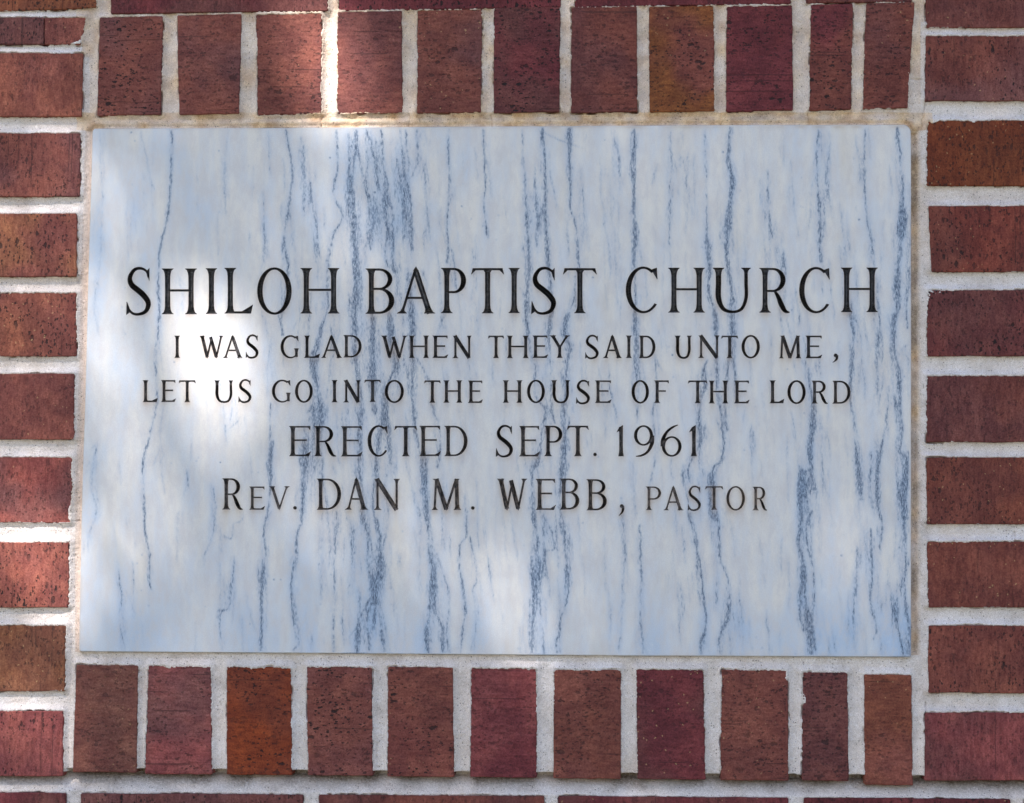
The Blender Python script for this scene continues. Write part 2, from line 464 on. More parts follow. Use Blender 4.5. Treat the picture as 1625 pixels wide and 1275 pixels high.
outlines = []
for i, (q, sold, ta, tb) in enumerate(BR):
    vis = q[1][0] > -20 and q[0][0] < 1645 and q[2][1] > -20 and q[0][1] < 1295
    soft = (q[0][1] > 1000 and sold)
    o = outline(q, 8 if vis else 1, 0.38 if vis else 0.3, 100 + i, 1.5)
    outlines.append(o)
    X, Z = to_wall(o[:, 0], o[:, 1])
    cx, cz = X.mean(), Z.mean()
    rr = np.random.default_rng(500 + i)
    face = -rr.uniform(0.2, 1.3) * MM            # how far this brick stands proud
    tx, tz = rr.normal(0, 0.006, 2)
    lx, lz = X - cx, Z - cz
    sx_, sz_ = np.abs(lx).max(), np.abs(lz).max()
    ins = 0.8 * MM
    fx = lx * (1 - ins / sx_); fz = lz * (1 - ins / sz_)
    n = len(o)
    y_face = face + tx * fx + tz * fz
    V = np.concatenate([np.stack([fx, y_face, fz], 1), np.stack([lx, y_face + ins * 0.9, lz], 1), np.stack([lx, np.full(n, DEPTH), lz], 1)])
    if sold:   # turn the brick's own long axis along local x
        V = V[:, [2, 1, 0]] * np.array([1, 1, -1.0])
    side = []
    for j in range(n):
        m = (j + 1) % n
        side += [(j, m, n + m, n + j), (n + j, n + m, 2 * n + m, 2 * n + j)]
    me_f = [np.array([list(range(n))[::-1]]), np.array(side), np.array([list(range(2 * n, 3 * n))])]
    ob = mesh_np('brick', V, me_f, MB, False, wall)
    ob.location = (cx, 0, cz)
    if sold: ob.rotation_euler = (0, -math.pi / 2, 0)
    jit = rr.normal(1.0, 0.05)
    rg = (1.20, 0.89, 0.85)
    ob['tone'] = [c * jit * g_ for c, g_ in zip(ta, rg)]; ob['second_tone'] = [c * jit * g_ for c, g_ in zip(tb, rg)]

# ------------------------------------------------------------------ plaque outline
rad = 10.0
Lx = lambda y: np.interp(y, [204, 300, 440, 630, 750, 945, 1034], [147.5, 145, 140.5, 136, 131.8, 127.2, 126.2])
PO = []
for y in np.linspace(1030, 212, 26): PO.append((Lx(y), y))
PO += [(148.0, 207.5), (150.5, 205.0)]
for x in np.linspace(160, 1430, 40): PO.append((x, np.interp(x, [150, 440, 800, 1100, 1445], [204.8, 203.6, 201.2, 199.4, 198.6])))
for a in np.linspace(80, 10, 6): PO.append((1432.5 + 13 * math.cos(R(a)), 211.6 - 13 * math.sin(R(a))))
for y in np.linspace(225, 1038, 26): PO.append((1445.7, y))
PO += [(1444.8, 1042.0), (1443.0, 1043.0)]
for x in np.linspace(1432, 134, 40): PO.append((x, np.interp(x, [126, 500, 1000, 1445], [1034.2, 1037, 1041, 1043])))
PO += [(129.0, 1034.2), (126.6, 1032.8)]
PO = np.array(PO)


def seg_dist(px, py, poly):
    """signed distance to a closed polygon, negative inside"""
    d = np.full(px.shape, 1e9); ins = np.zeros(px.shape, bool)
    n = len(poly)
    for i in range(n):
        ax, ay = poly[i]; bx, by = poly[(i + 1) % n]
        ex, ey = bx - ax, by - ay; L2 = ex * ex + ey * ey + 1e-12
        t = np.clip(((px - ax) * ex + (py - ay) * ey) / L2, 0, 1)
        d = np.minimum(d, (px - ax - t * ex) ** 2 + (py - ay - t * ey) ** 2)
        if (ay > by) != (ay < by) or ay != by:
            c = ((ay > py) != (by > py)) & (px < (bx - ax) * (py - ay) / (by - ay + 1e-12) + ax)
            ins ^= c
    d = np.sqrt(d)
    return np.where(ins, -d, d)


# ------------------------------------------------------------------ mortar, one continuous uneven bed
def mortar(name, x0, x1, y0, y1, step, hole=None):
    xs = np.arange(x0, x1 + step * 0.5, step); ys = np.arange(y0, y1 + step * 0.5, step)
    GX, GY = np.meshgrid(xs, ys); ny, nx = GX.shape
    D = np.full(GX.shape, 60.0); DP = np.full(GX.shape, 60.0); ID = np.full(GX.shape, -1)

    def local(poly, A, idv=None, mar=30):
        lo = poly.min(0) - mar; hi = poly.max(0) + mar
        i0 = max(0, int((lo[0] - x0) / step)); i1 = min(nx, int((hi[0] - x0) / step) + 2)
        j0 = max(0, int((lo[1] - y0) / step)); j1 = min(ny, int((hi[1] - y0) / step) + 2)
        if i1 <= i0 or j1 <= j0: return
        s = seg_dist(GX[j0:j1, i0:i1], GY[j0:j1, i0:i1], poly)
        cur = A[j0:j1, i0:i1]; m = s < cur
        A[j0:j1, i0:i1] = np.where(m, s, cur)
        if idv is not None: ID[j0:j1, i0:i1] = np.where(m, idv, ID[j0:j1, i0:i1])
    for k, o in enumerate(outlines):
        c = o[[0, len(o) // 4, len(o) // 2, 3 * len(o) // 4]] if step > 3 else o
        local(c, D, k)
    # plaque distance by strips
    if x0 < 1500 and x1 > 100:
        m = (GX > 90) & (GX < 1490) & (GY > 150) & (GY < 1090) & ~((GX > 160) & (GX < 1430) & (GY > 220) & (GY < 1020))
        DP[m] = seg_dist(GX[m], GY[m], PO[::2] if step > 3 else PO)
        DP[(GX >= 160) & (GX <= 1430) & (GY >= 220) & (GY <= 1020)] = -30
    d = D.copy()
    # ragged edge where mortar laps on to the bricks or falls short of them
    rough = 0.85 * fbm(GX, GY, 5.0, 3, 3) + 0.55 * vnoise(GX, GY, 26.0, 21) + 1.35 * vnoise(GX, GY, 2.9, 5)
    big = vnoise(GX, GY, 60.0, 9)
    rough = rough + 3.4 * np.clip(big - 0.45, 0, 1) * (1 + vnoise(GX, GY, 9, 77))
    lap = 0.25 + rough
    for (sx, sy, rx, ry, amt) in ((886, 172, 26, 12, 14), (1473, 385, 5.5, 42, 8), (1482, 466, 22, 11, 12), (1125, 172, 9, 12, 9), (1475, 190, 14, 10, 6),
                                  (586, 1066, 9, 16, 8), (716, 1085, 7, 50, 6), (1255, 1070, 12, 12, 9), (1447, 130, 8, 40, 6), (135, 150, 6, 40, 2),
                                  (1277, 1110, 6, 10, 6), (128, 70, 12, 10, 7), (122, 318, 10, 14, 6), (109, 815, 5, 12, 6), (560, 182, 60, 5, 4),
                                  (320, 182, 50, 4, 3), (410, 1062, 60, 5, 2), (860, 180, 30, 5, 3), (1480, 1105, 16, 8, 3), (70.2, 50, 5, 34, -5),
                                  (300, 1060, 40, 4, 3), (920, 1064, 70, 4, 2.5), (1200, 1066, 60, 4, 2), (1340, 1066, 60, 5, 3)):
        lap = lap + amt * np.exp(-(((GX - sx) / rx) ** 2 + ((GY - sy) / ry) ** 2)) * (0.8 + 0.5 * vnoise(GX, GY, 6, 31))
    dd = d + lap                                 # > 0 : mortar stands here
    sh = max(1, int(round(3.6 / step)))
    du = np.roll(D, -sh, 0); du[-sh:] = D[-sh:]
    w = np.clip(np.where(d > -2, np.minimum(0.35 * d + 0.75 * du, d * 4 + 2), d) / 12.0, 0, 1)
    wp = np.clip(DP / 8.0, 0, 1)
    w = np.minimum(w, wp * 1.0 + 0.35)
    prof = 0.35 - 4.3 * (1 - (1 - w) ** 2)     # mm in front of the wall's face
    # joints of the soldier course over the plaque and around it are fuller
    near = DP < 26
    nb_ = np.clip((34 - DP) / 14.0, 0, 1); nb_ = nb_ * nb_ * (3 - 2 * nb_)
    prof = prof * (1 - nb_) + nb_ * (0.4 - 3.6 * np.minimum(w * 1.2, 1))
    # bead of mortar that was pressed against the marble
    prof = np.where((DP < 26) & (DP > -3), prof + 2.2 * np.exp(-((DP - 9) / 5.0) ** 2) * (GY < 207), prof)
    # the joint right of the marble is raked back along the stone and full against the bricks
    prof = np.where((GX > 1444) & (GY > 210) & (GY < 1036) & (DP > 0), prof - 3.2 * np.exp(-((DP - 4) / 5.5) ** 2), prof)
    # weathered bed joint under the lower soldier course: eaten away under the bricks, slanting out below
    jy = 1236 + 0.006 * GX - 6 * (GX > 1460) * 0
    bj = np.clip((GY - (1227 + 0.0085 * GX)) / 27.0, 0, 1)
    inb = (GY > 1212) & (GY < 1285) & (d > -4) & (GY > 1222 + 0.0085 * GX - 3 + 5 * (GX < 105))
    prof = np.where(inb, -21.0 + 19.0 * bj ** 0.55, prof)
    # same over the upper course at the left: tight joint with ragged lower lip
    lo = fbm(GX, GY, 30, 41, 2); hi = fbm(GX, GY, 7, 43, 3); gr = vnoise(GX, GY, 2.4, 47)
    tool = fbm(GX, GY, 90, 61, 2)
    prof = prof + 0.35 * lo + 0.40 * hi + 0.26 * gr + 0.5 * tool
    # hairline gaps along some brick edges
    gap = np.clip(vnoise(GX, GY, 34, 51) * 1.6 + 0.6 * vnoise(GX, GY, 7, 53) - 0.85, 0, 1)
    prof = prof - 7.0 * gap * np.exp(-((d - 0.6) / 1.3) ** 2) * (DP > 3)
    prof = np.where(dd < 0, np.maximum(-12.0, prof + dd * 2.6), prof)
    prof = np.where(d < -1.0, np.minimum(prof, 1.5 + 0.15 * hi), prof)
    # never over the marble
    prof = np.where(DP < 2.0, np.minimum(prof, -0.9 + 0.35 * hi), prof)
    prof = np.where(DP < 0.2, np.minimum(prof, -4.0), prof)
    # cracks
    for (a, b, c, e) in ((1470, 160, 1463, 205), (1447, 125, 1463, 126), (1282, 176, 1284, 198), (780, 182, 781, 203), (650, 180, 648, 202), (511, 184, 509, 203), (1144, 180, 1143, 200),
                         (130, 826, 110, 828), (150, 1236, 132, 1252), (1612, 845, 1610, 862), (1470, 1117, 1468, 1170), (598, 1180, 596, 1205)):
        ex, ey = c - a, e - b; L2 = ex * ex + ey * ey
        t = np.clip(((GX - a) * ex + (GY - b) * ey) / L2, 0, 1)
        q = np.hypot(GX - a - t * ex + 1.6 * vnoise(GX, GY, 5, 71), GY - b - t * ey)
        prof = prof - 1.8 * np.exp(-(q / 1.0) ** 2)
    X, Z = to_wall(GX, GY)
    # soil attribute: tan staining, dirt plus painted bed-joint shade, pinkish wash
    dtop = (GY > 178) & (GY < 207) & (GX > 120) & (GX < 1480)
    tan = np.where(dtop, 0.85, 0.0)
    tan = np.maximum(tan, 0.55 * np.exp(-((GY - 185) / 10) ** 2) * (GX > 150) * (GX < 1475))
    tan = np.maximum(tan, 0.45 * (GY < 34) * (GX > 120))
    tan = np.maximum(tan, (0.46 + 0.25 * vnoise(GX, GY, 24, 86)) * (GY < 182) * (GX > 140) * (GX < 1462))
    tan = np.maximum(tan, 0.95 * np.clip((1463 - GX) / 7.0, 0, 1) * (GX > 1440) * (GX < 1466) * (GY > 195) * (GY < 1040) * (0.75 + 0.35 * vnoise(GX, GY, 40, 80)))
    tan = np.maximum(tan, 0.55 * (np.abs(GX - 143) < 14) * (GY < 90))
    tan = tan * (0.8 + 0.4 * vnoise(GX, GY, 18, 81)) + 0.07 + 0.10 * vnoise(GX, GY, 70, 82)
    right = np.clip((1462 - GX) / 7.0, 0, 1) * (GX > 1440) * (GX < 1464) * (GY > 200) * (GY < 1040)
    grime_shade = 0.02 + 0.34 * np.clip(fbm(GX, GY, 22, 83, 3), 0, 1)
    grime_shade = grime_shade + 0.55 * right * np.clip(0.6 + 0.7 * vnoise(GX, GY, 35, 89) + .3 * vnoise(GX, GY, 5, 90), 0, 1)
    grime_shade = grime_shade + 0.22 * (dtop & (GY < 190)) * np.clip(0.4 + vnoise(GX, GY, 20, 84), 0, 1)
    grime_shade = grime_shade + 0.75 * inb * (1 - bj) ** 1.0 * np.clip(0.8 + vnoise(GX, GY, 30, 85), 0, 1)  # painted shade: bed joint coloured darker close under the lower soldier bricks
    grime_shade = grime_shade + 0.42 * np.exp(-((d) / 1.6) ** 2) * np.clip(0.5 + vnoise(GX, GY, 12, 91) + .8 * vnoise(GX, GY, 3.0, 92), 0, 1.3)
    pink = np.where((GX > 118) & (GX < 150) & (GY > 190) & (GY < 1035), 0.8 * np.clip((DP < 13) * (1 - np.abs(DP - 4) / 14), 0, 1), 0.0)
    pink = pink + 0.12 + 0.2 * np.clip(vnoise(GX, GY, 45, 88), 0, 1)
    soil_shade = np.stack([np.clip(tan, 0, 1), np.clip(grime_shade, 0, 1), np.clip(pink, 0, 1), np.ones_like(tan)], -1)
    keep = (d > -5.5 if step < 3 else d > -14) & (DP > -4 if step < 3 else DP > -16)
    if hole is not None:
        keep &= ~((GX > hole[0] + step) & (GX < hole[1] - step) & (GY > hole[2] + step) & (GY < hole[3] - step))
    kf = keep[:-1, :-1] & keep[1:, :-1] & keep[:-1, 1:] & keep[1:, 1:]
    I = np.arange(ny * nx).reshape(ny, nx)
    F = np.stack([I[:-1, :-1][kf], I[1:, :-1][kf], I[1:, 1:][kf], I[:-1, 1:][kf]], 1)
    used = np.zeros(ny * nx, bool); used[F.ravel()] = True
    remap = np.cumsum(used) - 1
    V = np.stack([X.ravel()[used], -prof.ravel()[used] * MM, Z.ravel()[used]], 1)
    print('mortar', name, len(V), len(F))
    return V, remap[F], soil_shade.reshape(-1, 4)[used]


t0 = time.time()
V1, F1, S1 = mortar('fine', -24, 1649, -24, 1299, 1.25)
V2, F2, S2 = mortar('coarse', -1000, 2500, -800, 2050, 6.0, (-24, 1649, -24, 1299))
mo = mesh_np('mortar', np.concatenate([V1, V2]), np.concatenate([F1, F2 + len(V1)]), MO, True, wall, {'soil_shade': np.concatenate([S1, S2])})
mo['kind'] = 'stuff'
print('mortar time', time.time() - t0)

# ------------------------------------------------------------------ letters
ST, TH, SH = 0.118, 0.042, 0.125


def poly(*p): return [list(p)]


def bar(x0, y0, x1, y1, w0, w1=None):
    w1 = w0 if w1 is None else w1
    dx, dy = x1 - x0, y1 - y0; l = math.hypot(dx, dy); nx, ny = -dy / l, dx / l
    return [[(x0 + nx * w0 / 2, y0 + ny * w0 / 2), (x0 - nx * w0 / 2, y0 - ny * w0 / 2), (x1 - nx * w1 / 2, y1 - ny * w1 / 2), (x1 + nx * w1 / 2, y1 + ny * w1 / 2)]]


def serif(x, y, s, w, sh=None, slant=0.0):
    """flared serif at the end of a stem; s = +1 foot (stem rises above), -1 head"""
    sh = SH if sh is None else sh
    t = 0.016
    out = []
    prof = [(0.0, sh), (t, sh * 0.96), (0.035, sh * 0.66 + w * 0.1), (0.06, w / 2 + 0.022), (0.11, w / 2 + 0.006), (0.17, w / 2)]
    for (a, wa), (b, wb) in zip(prof[:-1], prof[1:]):
        xa, xb = x + slant * a, x + slant * b
        out.append([(xa - wa, y + s * a), (xa + wa, y + s * a), (xb + wb, y + s * b), (xb - wb, y + s * b)])
    return out


def stem(x, y0=0.0, y1=1.0, w=None, foot=True, head=True, sh=None):
    w = ST if w is None else w
    ym = (y0 + y1) / 2
    o = [[(x - w / 2, y0), (x + w / 2, y0), (x + w * 0.46, ym), (x - w * 0.46, ym)], [(x - w * 0.46, ym), (x + w * 0.46, ym), (x + w / 2, y1), (x - w / 2, y1)]]
    if foot: o += serif(x, y0, 1, w, sh)
    if head: o += serif(x, y1, -1, w, sh)
    return o


def crom(P, n):
    P = np.array(P, float); P = np.vstack([2 * P[0] - P[1], P, 2 * P[-1] - P[-2]])
    out = []
    for i in range(1, len(P) - 2):
        for t in np.linspace(0, 1, n, endpoint=False):
            a, b, c, d = P[i - 1], P[i], P[i + 1], P[i + 2]
            out.append(0.5 * (2 * b + (c - a) * t + (2 * a - 5 * b + 4 * c - d) * t * t + (3 * b - a - 3 * c + d) * t ** 3))
    out.append(P[-2])
    return np.array(out)


def stroke(pts, ws, n=6):
    C = crom([(x, y, w) for (x, y), w in zip(pts, ws)], n)
    T = np.gradient(C[:, :2], axis=0); T /= np.linalg.norm(T, axis=1)[:, None] + 1e-9
    N = np.stack([-T[:, 1], T[:, 0]], 1)
    A = C[:, :2] + N * C[:, 2:] / 2; B = C[:, :2] - N * C[:, 2:] / 2
    return [[tuple(A[i]), tuple(B[i]), tuple(B[i + 1]), tuple(A[i + 1])] for i in range(len(C) - 1)]


def ring(cx, cy, rx, ry, ws, wt, a0=0, a1=360, n=40, taper0=1.0, taper1=1.0):
    out = []; A = []; B = []
    for i in range(n + 1):
        f = i / n; a = R(a0 + (a1 - a0) * f)
        tp = 1.0
        if f < 0.25: tp = taper0 + (1 - taper0) * f / 0.25
        if f > 0.75: tp = taper1 + (1 - taper1) * (1 - f) / 0.25
        o = (cx + rx * math.cos(a), cy + ry * math.sin(a))
        q = (cx + (rx - ws * tp) * math.cos(a), cy + (ry - wt * tp) * math.sin(a))
        A.append(o); B.append(q)
    return [[A[i], B[i], B[i + 1], A[i + 1]] for i in range(n)]


def bowl(x0, x1, y0, y1, xs=0.35, ws=None, wt=None, n=18):
    ws = ST * 0.95 if ws is None else ws; wt = TH if wt is None else wt
    xs = x0 + (x1 - x0) * xs; cy = (y0 + y1) / 2; ry = (y1 - y0) / 2; rx = x1 - xs
    A = [(x0, y1)]; B = [(x0, y1 - wt)]
    for i in range(n + 1):
        a = R(90 - 180 * i / n)
        A.append((xs + rx * math.cos(a), cy + ry * math.sin(a))); B.append((xs + (rx - ws) * math.cos(a), cy + (ry - wt) * math.sin(a)))
    A.append((x0, y0)); B.append((x0, y0 + wt))
    return [[A[i], B[i], B[i + 1], A[i + 1]] for i in range(len(A) - 1)]


def disc(x, y, r, n=14): return [[(x + r * math.cos(2 * math.pi * i / n), y + r * math.sin(2 * math.pi * i / n)) for i in range(n)]]


def glyph(c, a):
    S, T, H = ST, TH, SH
    if c == 'I': return stem(a / 2, sh=min(H, a / 2))
    if c == 'H': return stem(H) + stem(a - H) + bar(H, .52, a - H, .52, T)
    if c == 'T':
        o = stem(a / 2, head=False) + bar(.03, 1 - T / 2, a - .03, 1 - T / 2, T)
        o += [[(0, .86), (.012, .86), (.10, 1 - T), (.035, 1.0)], [(a, .86), (a - .035, 1.0), (a - .10, 1 - T), (a - .012, .86)]]
        return o + [[(a / 2 - S / 2 - .03, 1 - T), (a / 2 + S / 2 + .03, 1 - T), (a / 2 + S / 2, .90), (a / 2 - S / 2, .90)]]
    if c in 'EF':
        x = H; e = a * (.95 if c == 'E' else 1.0)
        o = stem(x) + bar(x, 1 - T / 2, e, 1 - T / 2, T) + bar(x, .53, a * .80, .53, T)
        o += [[(e, 1), (e - .075, 1 - T), (e - .006, .865), (e + .006, .865)]]
        o += [[(a * .80, .60), (a * .78, .53), (a * .80, .455), (a * .805, .53)]]
        if c == 'E': o += bar(x, T / 2, a * .9, T / 2, T) + [[(a * .72, T * .9), (a * .9, 0), (a, .17), (a * .985, .165)], [(a * .72, T * .9), (a * .72, 0), (a * .9, 0)]]
        return o
    if c == 'L': return stem(H) + bar(H, T / 2, a * .9, T / 2, T) + [[(a * .6, T * .9), (a * .93, 0), (a, .20), (a * .985, .195)], [(a * .6, T * .9), (a * .6, 0), (a * .93, 0)]]
    if c == 'A':
        o = bar(a * .49, .98, H * .95, .03, T * 1.15) + bar(a * .5, .94, a - H * .9, 0, S * 1.02)
        o += [[(a * .50 - S * .55, .94), (a * .50 + S * .53, .94), (a * .505, 1.04)]]
        return o + serif(H * .85, 0, 1, T, H * .85, .3) + serif(a - H * .9, 0, 1, S, H * .95, -.3) + bar(a * .27, .345, a * .72, .345, T)
    if c in 'BDPR':
        x = H; o = stem(x, w=S * .95)
        if c == 'D': return o + bowl(x, a, 0, 1, .32)
        if c == 'B': return o + bowl(x, a * .93, .525, 1, .38, S * .85) + bowl(x, a, 0, .525 + T, .34, S)
        if c == 'P': return o + bowl(x, a, .44, 1, .38)
        return o + bowl(x, a * .87, .46, 1, .38) + stroke([(a * .50, .49), (a * .62, .36), (a * .73, .18), (a * .85, .04), (a * 1.0, .005)], [T, S * .75, S * .95, S * .7, T * .5])
    if c == 'O': return ring(a / 2, .5, a / 2, .52, S * .98, TH * 1.05, 0, 360, 48)
    if c in 'CG':
        cx = a * .535; rx = a * .535
        o = ring(cx, .5, rx, .52, S * .98, TH * 1.15, 52, 322 if c == 'C' else 305, 40, .8, .62)
        o += [[(a * .955, .995), (a * .82, .90), (a * .955, .74), (a * .975, .74)], [(a * .955, .995), (a * .80, .96), (a * .82, .90)]]
        if c == 'G': o += stem(a - H * .85, .04, .43, S * .9, foot=False, sh=H * .85)
        return o
    if c == 'S':
        p = [(.90, .80), (.83, .93), (.60, 1.0), (.33, .965), (.155, .80), (.22, .645), (.45, .535), (.70, .415), (.895, .245), (.80, .07), (.52, .0), (.26, .02), (.07, .13)]
        p = [(x * a, y) for x, y in p]
        w = [T * .8, T, T * 1.2, S * .62, S * .82, S * .98, S * 1.05, S * 1.05, S * .95, S * .72, T * 1.25, T * 1.1, T]
        return stroke(p, w, 5) + [[(a * .945, 1.01), (a * .80, .935), (a * .925, .73), (a * .945, .73)], [(0.0, -.02), (a * .20, .055), (a * .04, .27), (a * .015, .27)]]
    if c == 'U':
        xl, xr = H, a - H * .85
        m = (xl + xr) / 2
        return serif(xl, 1, -1, S) + serif(xr, 1, -1, T * 1.4, H * .85) + stroke([(xl, .98), (xl, .65), (xl, .33), (xl + (m - xl) * .33, .09), (m, .015), (xr - (xr - m) * .33, .08), (xr, .33), (xr, .65), (xr, .98)],
                                                                                 [S, S, S, S * .75, T * 1.2, T * 1.4, T * 1.6, T * 1.6, T * 1.6], 6)
    if c == 'N':
        return bar(H, 0, H, 1, T * 1.3) + serif(H, 0, 1, T * 1.3, H) + bar(a - H * .8, -.0, a - H * .8, 1, T * 1.3) + serif(a - H * .8, 1, -1, T * 1.3, H * .8) + \
            bar(H * .8, 1, a - H * .8, 0, S * 1.15) + [[(0, 1), (H * 1.6, 1), (H * 1.4, .90), (H * .7, .95)]]
    if c == 'M':
        return bar(a * .15, 1, a * .10, 0, T * 1.3) + serif(a * .105, 0, 1, T, a * .105) + bar(a * .16, 1, a * .50, .02, S * 1.1) + bar(a * .5, .02, a * .83, 1, T * 1.4) + \
            bar(a * .84, 1, a * .87, 0, S) + serif(a * .87, 0, 1, S, a * .13) + [[(a * .02, 1), (a * .26, 1), (a * .2, .9), (a * .12, .95)], [(a * .78, 1), (a * .95, 1), (a * .90, .93), (a * .80, .92)],
                                                                               [(a * .5 - S * .5, .06), (a * .5 + S * .45, .06), (a * .505, -.02)]]
    if c == 'W':
        return bar(a * .12, 1, a * .33, .03, S * 1.05) + bar(a * .33, .03, a * .50, .86, T * 1.2) + bar(a * .46, .95, a * .70, .03, S * 1.05) + bar(a * .70, .03, a * .90, 1, T * 1.2) + \
            serif(a * .12, 1, -1, S, a * .12, .2) + serif(a * .90, 1, -1, T, a * .10, -.2) + [[(a * .33 - S * .45, .06), (a * .33 + S * .3, .06), (a * .335, -.03)], [(a * .70 - S * .45, .06), (a * .70 + S * .3, .06), (a * .705, -.03)]]
    if c == 'V': return bar(a * .15, 1, a * .5, .03, S) + bar(a * .5, .03, a * .86, 1, T * 1.1) + serif(a * .15, 1, -1, S, a * .15, .3) + serif(a * .87, 1, -1, T, a * .13, -.3) + [[(a * .5 - S * .45, .07), (a * .5 + S * .35, .07), (a * .505, -.03)]]
    if c == 'Y': return bar(a * .16, 1, a * .5, .46, S * .95) + bar(a * .5, .46, a * .86, 1, T * 1.2) + stem(a / 2, 0, .49, head=False, sh=H) + serif(a * .16, 1, -1, S, a * .16, .5) + serif(a * .87, 1, -1, T, a * .13, -.5)
    if c == '1': return stem(a * .62, 0, .95, foot=True, head=False, sh=a * .40, w=S) + [[(a * .62 - S / 2, .95), (a * .62 - S / 2, .82), (0, .78), (a * .10, .83)], [(a * .62 - S / 2, .82), (a * .62 + S / 2, .82), (a * .62 + S / 2, 1.02), (a * .62 - S / 2, .95)]]
    if c == '9': return ring(a * .48, .68, a * .48, .335, S * .85, T, 0, 360, 32) + stroke([(a * .93, .68), (a * .90, .42), (a * .70, .16), (a * .40, .03), (a * .10, .0)], [S, S * .95, S * .7, T * 1.2, T * .5], 7)
    if c == '6': return ring(a * .52, .32, a * .48, .335, S * .85, T, 0, 360, 32) + stroke([(a * .07, .32), (a * .10, .55), (a * .30, .80), (a * .58, .95), (a * .82, 1.02)], [S, S * .95, S * .7, T * 1.2, T * .5], 7)
    if c == '.': return disc(a / 2, .055, .058)
    if c == ',': return disc(a * .62, .12, a * .30) + stroke([(a * .82, .13), (a * .74, -.05), (a * .15, -.20)], [a * .42, a * .34, a * .06], 5)
    raise ValueError(c)


LINES = [  # (char, x0, x1), y of cap line at left and right, y of base line at left and right, wear
    ((426.6, 425.5), (499.3, 496.2), 0.26, [('S', 200.7, 240), ('H', 257, 313), ('I', 326.8, 345), ('L', 356, 401.5), ('O', 408.7, 463.5), ('H', 477.2, 539.3),
      ('B', 580, 626), ('A', 629.8, 690.5), ('P', 700.3, 740.4), ('T', 748, 800.4), ('I', 807.3, 825.4), ('S', 843, 882.6), ('T', 893.4, 947.2),
      ('C', 992.5, 1044.3), ('H', 1060, 1118.5), ('U', 1131.2, 1192), ('R', 1204.8, 1253), ('C', 1267.7, 1317.5), ('H', 1334.2, 1393)]),
    ((533, 533.2), (568.4, 569.2), 0.42, [('I', 275.6, 288), ('W', 316.5, 355.8), ('A', 353.7, 385.5), ('S', 390.6, 410.8), ('G', 445.4, 474.7), ('L', 482.4, 507.7), ('A', 509.5, 543), ('D', 545.7, 574.7),
      ('W', 604.5, 646.6), ('H', 649.2, 681.5), ('E', 686.6, 711.7), ('N', 717.7, 748.2), ('T', 774.5, 800.4), ('H', 804.2, 839), ('E', 845, 870), ('Y', 871.5, 905),
      ('S', 928.8, 950.3), ('A', 957, 987), ('I', 992.5, 1003), ('D', 1013.2, 1039.8), ('U', 1070.4, 1097.8), ('N', 1108, 1142), ('T', 1144.4, 1171.7), ('O', 1176.5, 1205.7),
      ('M', 1236, 1271.3), ('E', 1277.6, 1304.5), (',', 1319.5, 1330)]),
    ((603.6, 604.6), (638.4, 641.2), 0.46, [('L', 227, 251), ('E', 256.2, 280), ('T', 284, 311.3), ('U', 340, 370.7), ('S', 378.5, 399.2), ('G', 432, 462.2), ('O', 468.7, 497), ('I', 526.3, 536), ('N', 545.2, 573), ('T', 578, 604.5), ('O', 611, 641.4),
      ('T', 673, 699.6), ('H', 704, 734), ('E', 743, 766.8), ('H', 798.3, 829.6), ('O', 836.6, 865), ('U', 874.8, 905), ('S', 914, 936), ('E', 944.3, 971), ('O', 1002.5, 1030.2), ('F', 1037.8, 1061),
      ('T', 1091.6, 1122.8), ('H', 1124, 1155.3), ('E', 1164.4, 1189.3), ('L', 1221, 1244.5), ('O', 1249.3, 1278.4), ('R', 1287.8, 1313.8), ('D', 1320.9, 1349.8)]),
    ((676.6, 675.8), (724.3, 724.8), 0.52, [('E', 458.9, 494.3), ('R', 499, 533.9), ('E', 541.5, 576.3), ('C', 583.4, 616), ('T', 626, 662.5), ('E', 665.5, 700), ('D', 705, 742),
      ('S', 786.8, 814), ('E', 823.5, 856.8), ('P', 864, 893), ('T', 900, 935), ('.', 940.5, 947.5), ('1', 978.8, 990.4), ('9', 1005.8, 1037.6), ('6', 1049, 1081.8), ('1', 1093.4, 1106)]),
    ((759.4, 761), (809, 810.2), 0.85, [('R', 352.7, 385.3), ('e', 395.8, 421.2), ('v', 427.7, 461), ('.', 465, 471.5), ('D', 502.7, 541.5), ('A', 547.5, 584), ('N', 593.3, 635), ('M', 685.3, 732), ('.', 747, 754.6),
      ('W', 788.8, 837), ('E', 850.4, 882.8), ('B', 888.6, 919.8), ('B', 930.5, 963), (',', 980, 990.4), ('p', 1024.6, 1049), ('a', 1052.6, 1084.4), ('s', 1091, 1112), ('t', 1118.6, 1147.5), ('o', 1151.8, 1181.3), ('r', 1193.8, 1217)]),
]
letters = []   # (char, polys in px, wear, cap, bbox)
for li, (yt, yb, wear, ch) in enumerate(LINES):
    for c, x0, x1 in ch:
        f = (x0 - 200) / 1190
        top = yt[0] + (yt[1] - yt[0]) * f; base = yb[0] + (yb[1] - yb[0]) * f
        cap = base - top; w = wear
        if c.islower(): cap *= 0.745 if c in 'ev' else 0.76; w = wear + (0.1 if c in 'ev' else 0.45); c = c.upper()
        ST, TH, SH = (0.122, 0.050, 0.130) if li == 0 else (0.142, 0.074, 0.135)
        if li in (3, 4) and cap > 40: ST, TH, SH = 0.128, 0.056, 0.128
        if cap < 39 and li == 4: ST, TH = 0.122, 0.062
        cc = cap
        a = (x1 - x0) / cc
        if c == 'I': a = max(a, 0.2)
        wob = np.random.default_rng(len(letters)).normal(0, 0.25, 2)
        polys = []
        for p in glyph(c, a):
            polys.append([(x0 + px * cc + wob[0], base - py * cc + wob[1]) for px, py in p])
        if c == ',' : pass
        letters.append((c, polys, w, cap))
print('letters', len(letters))

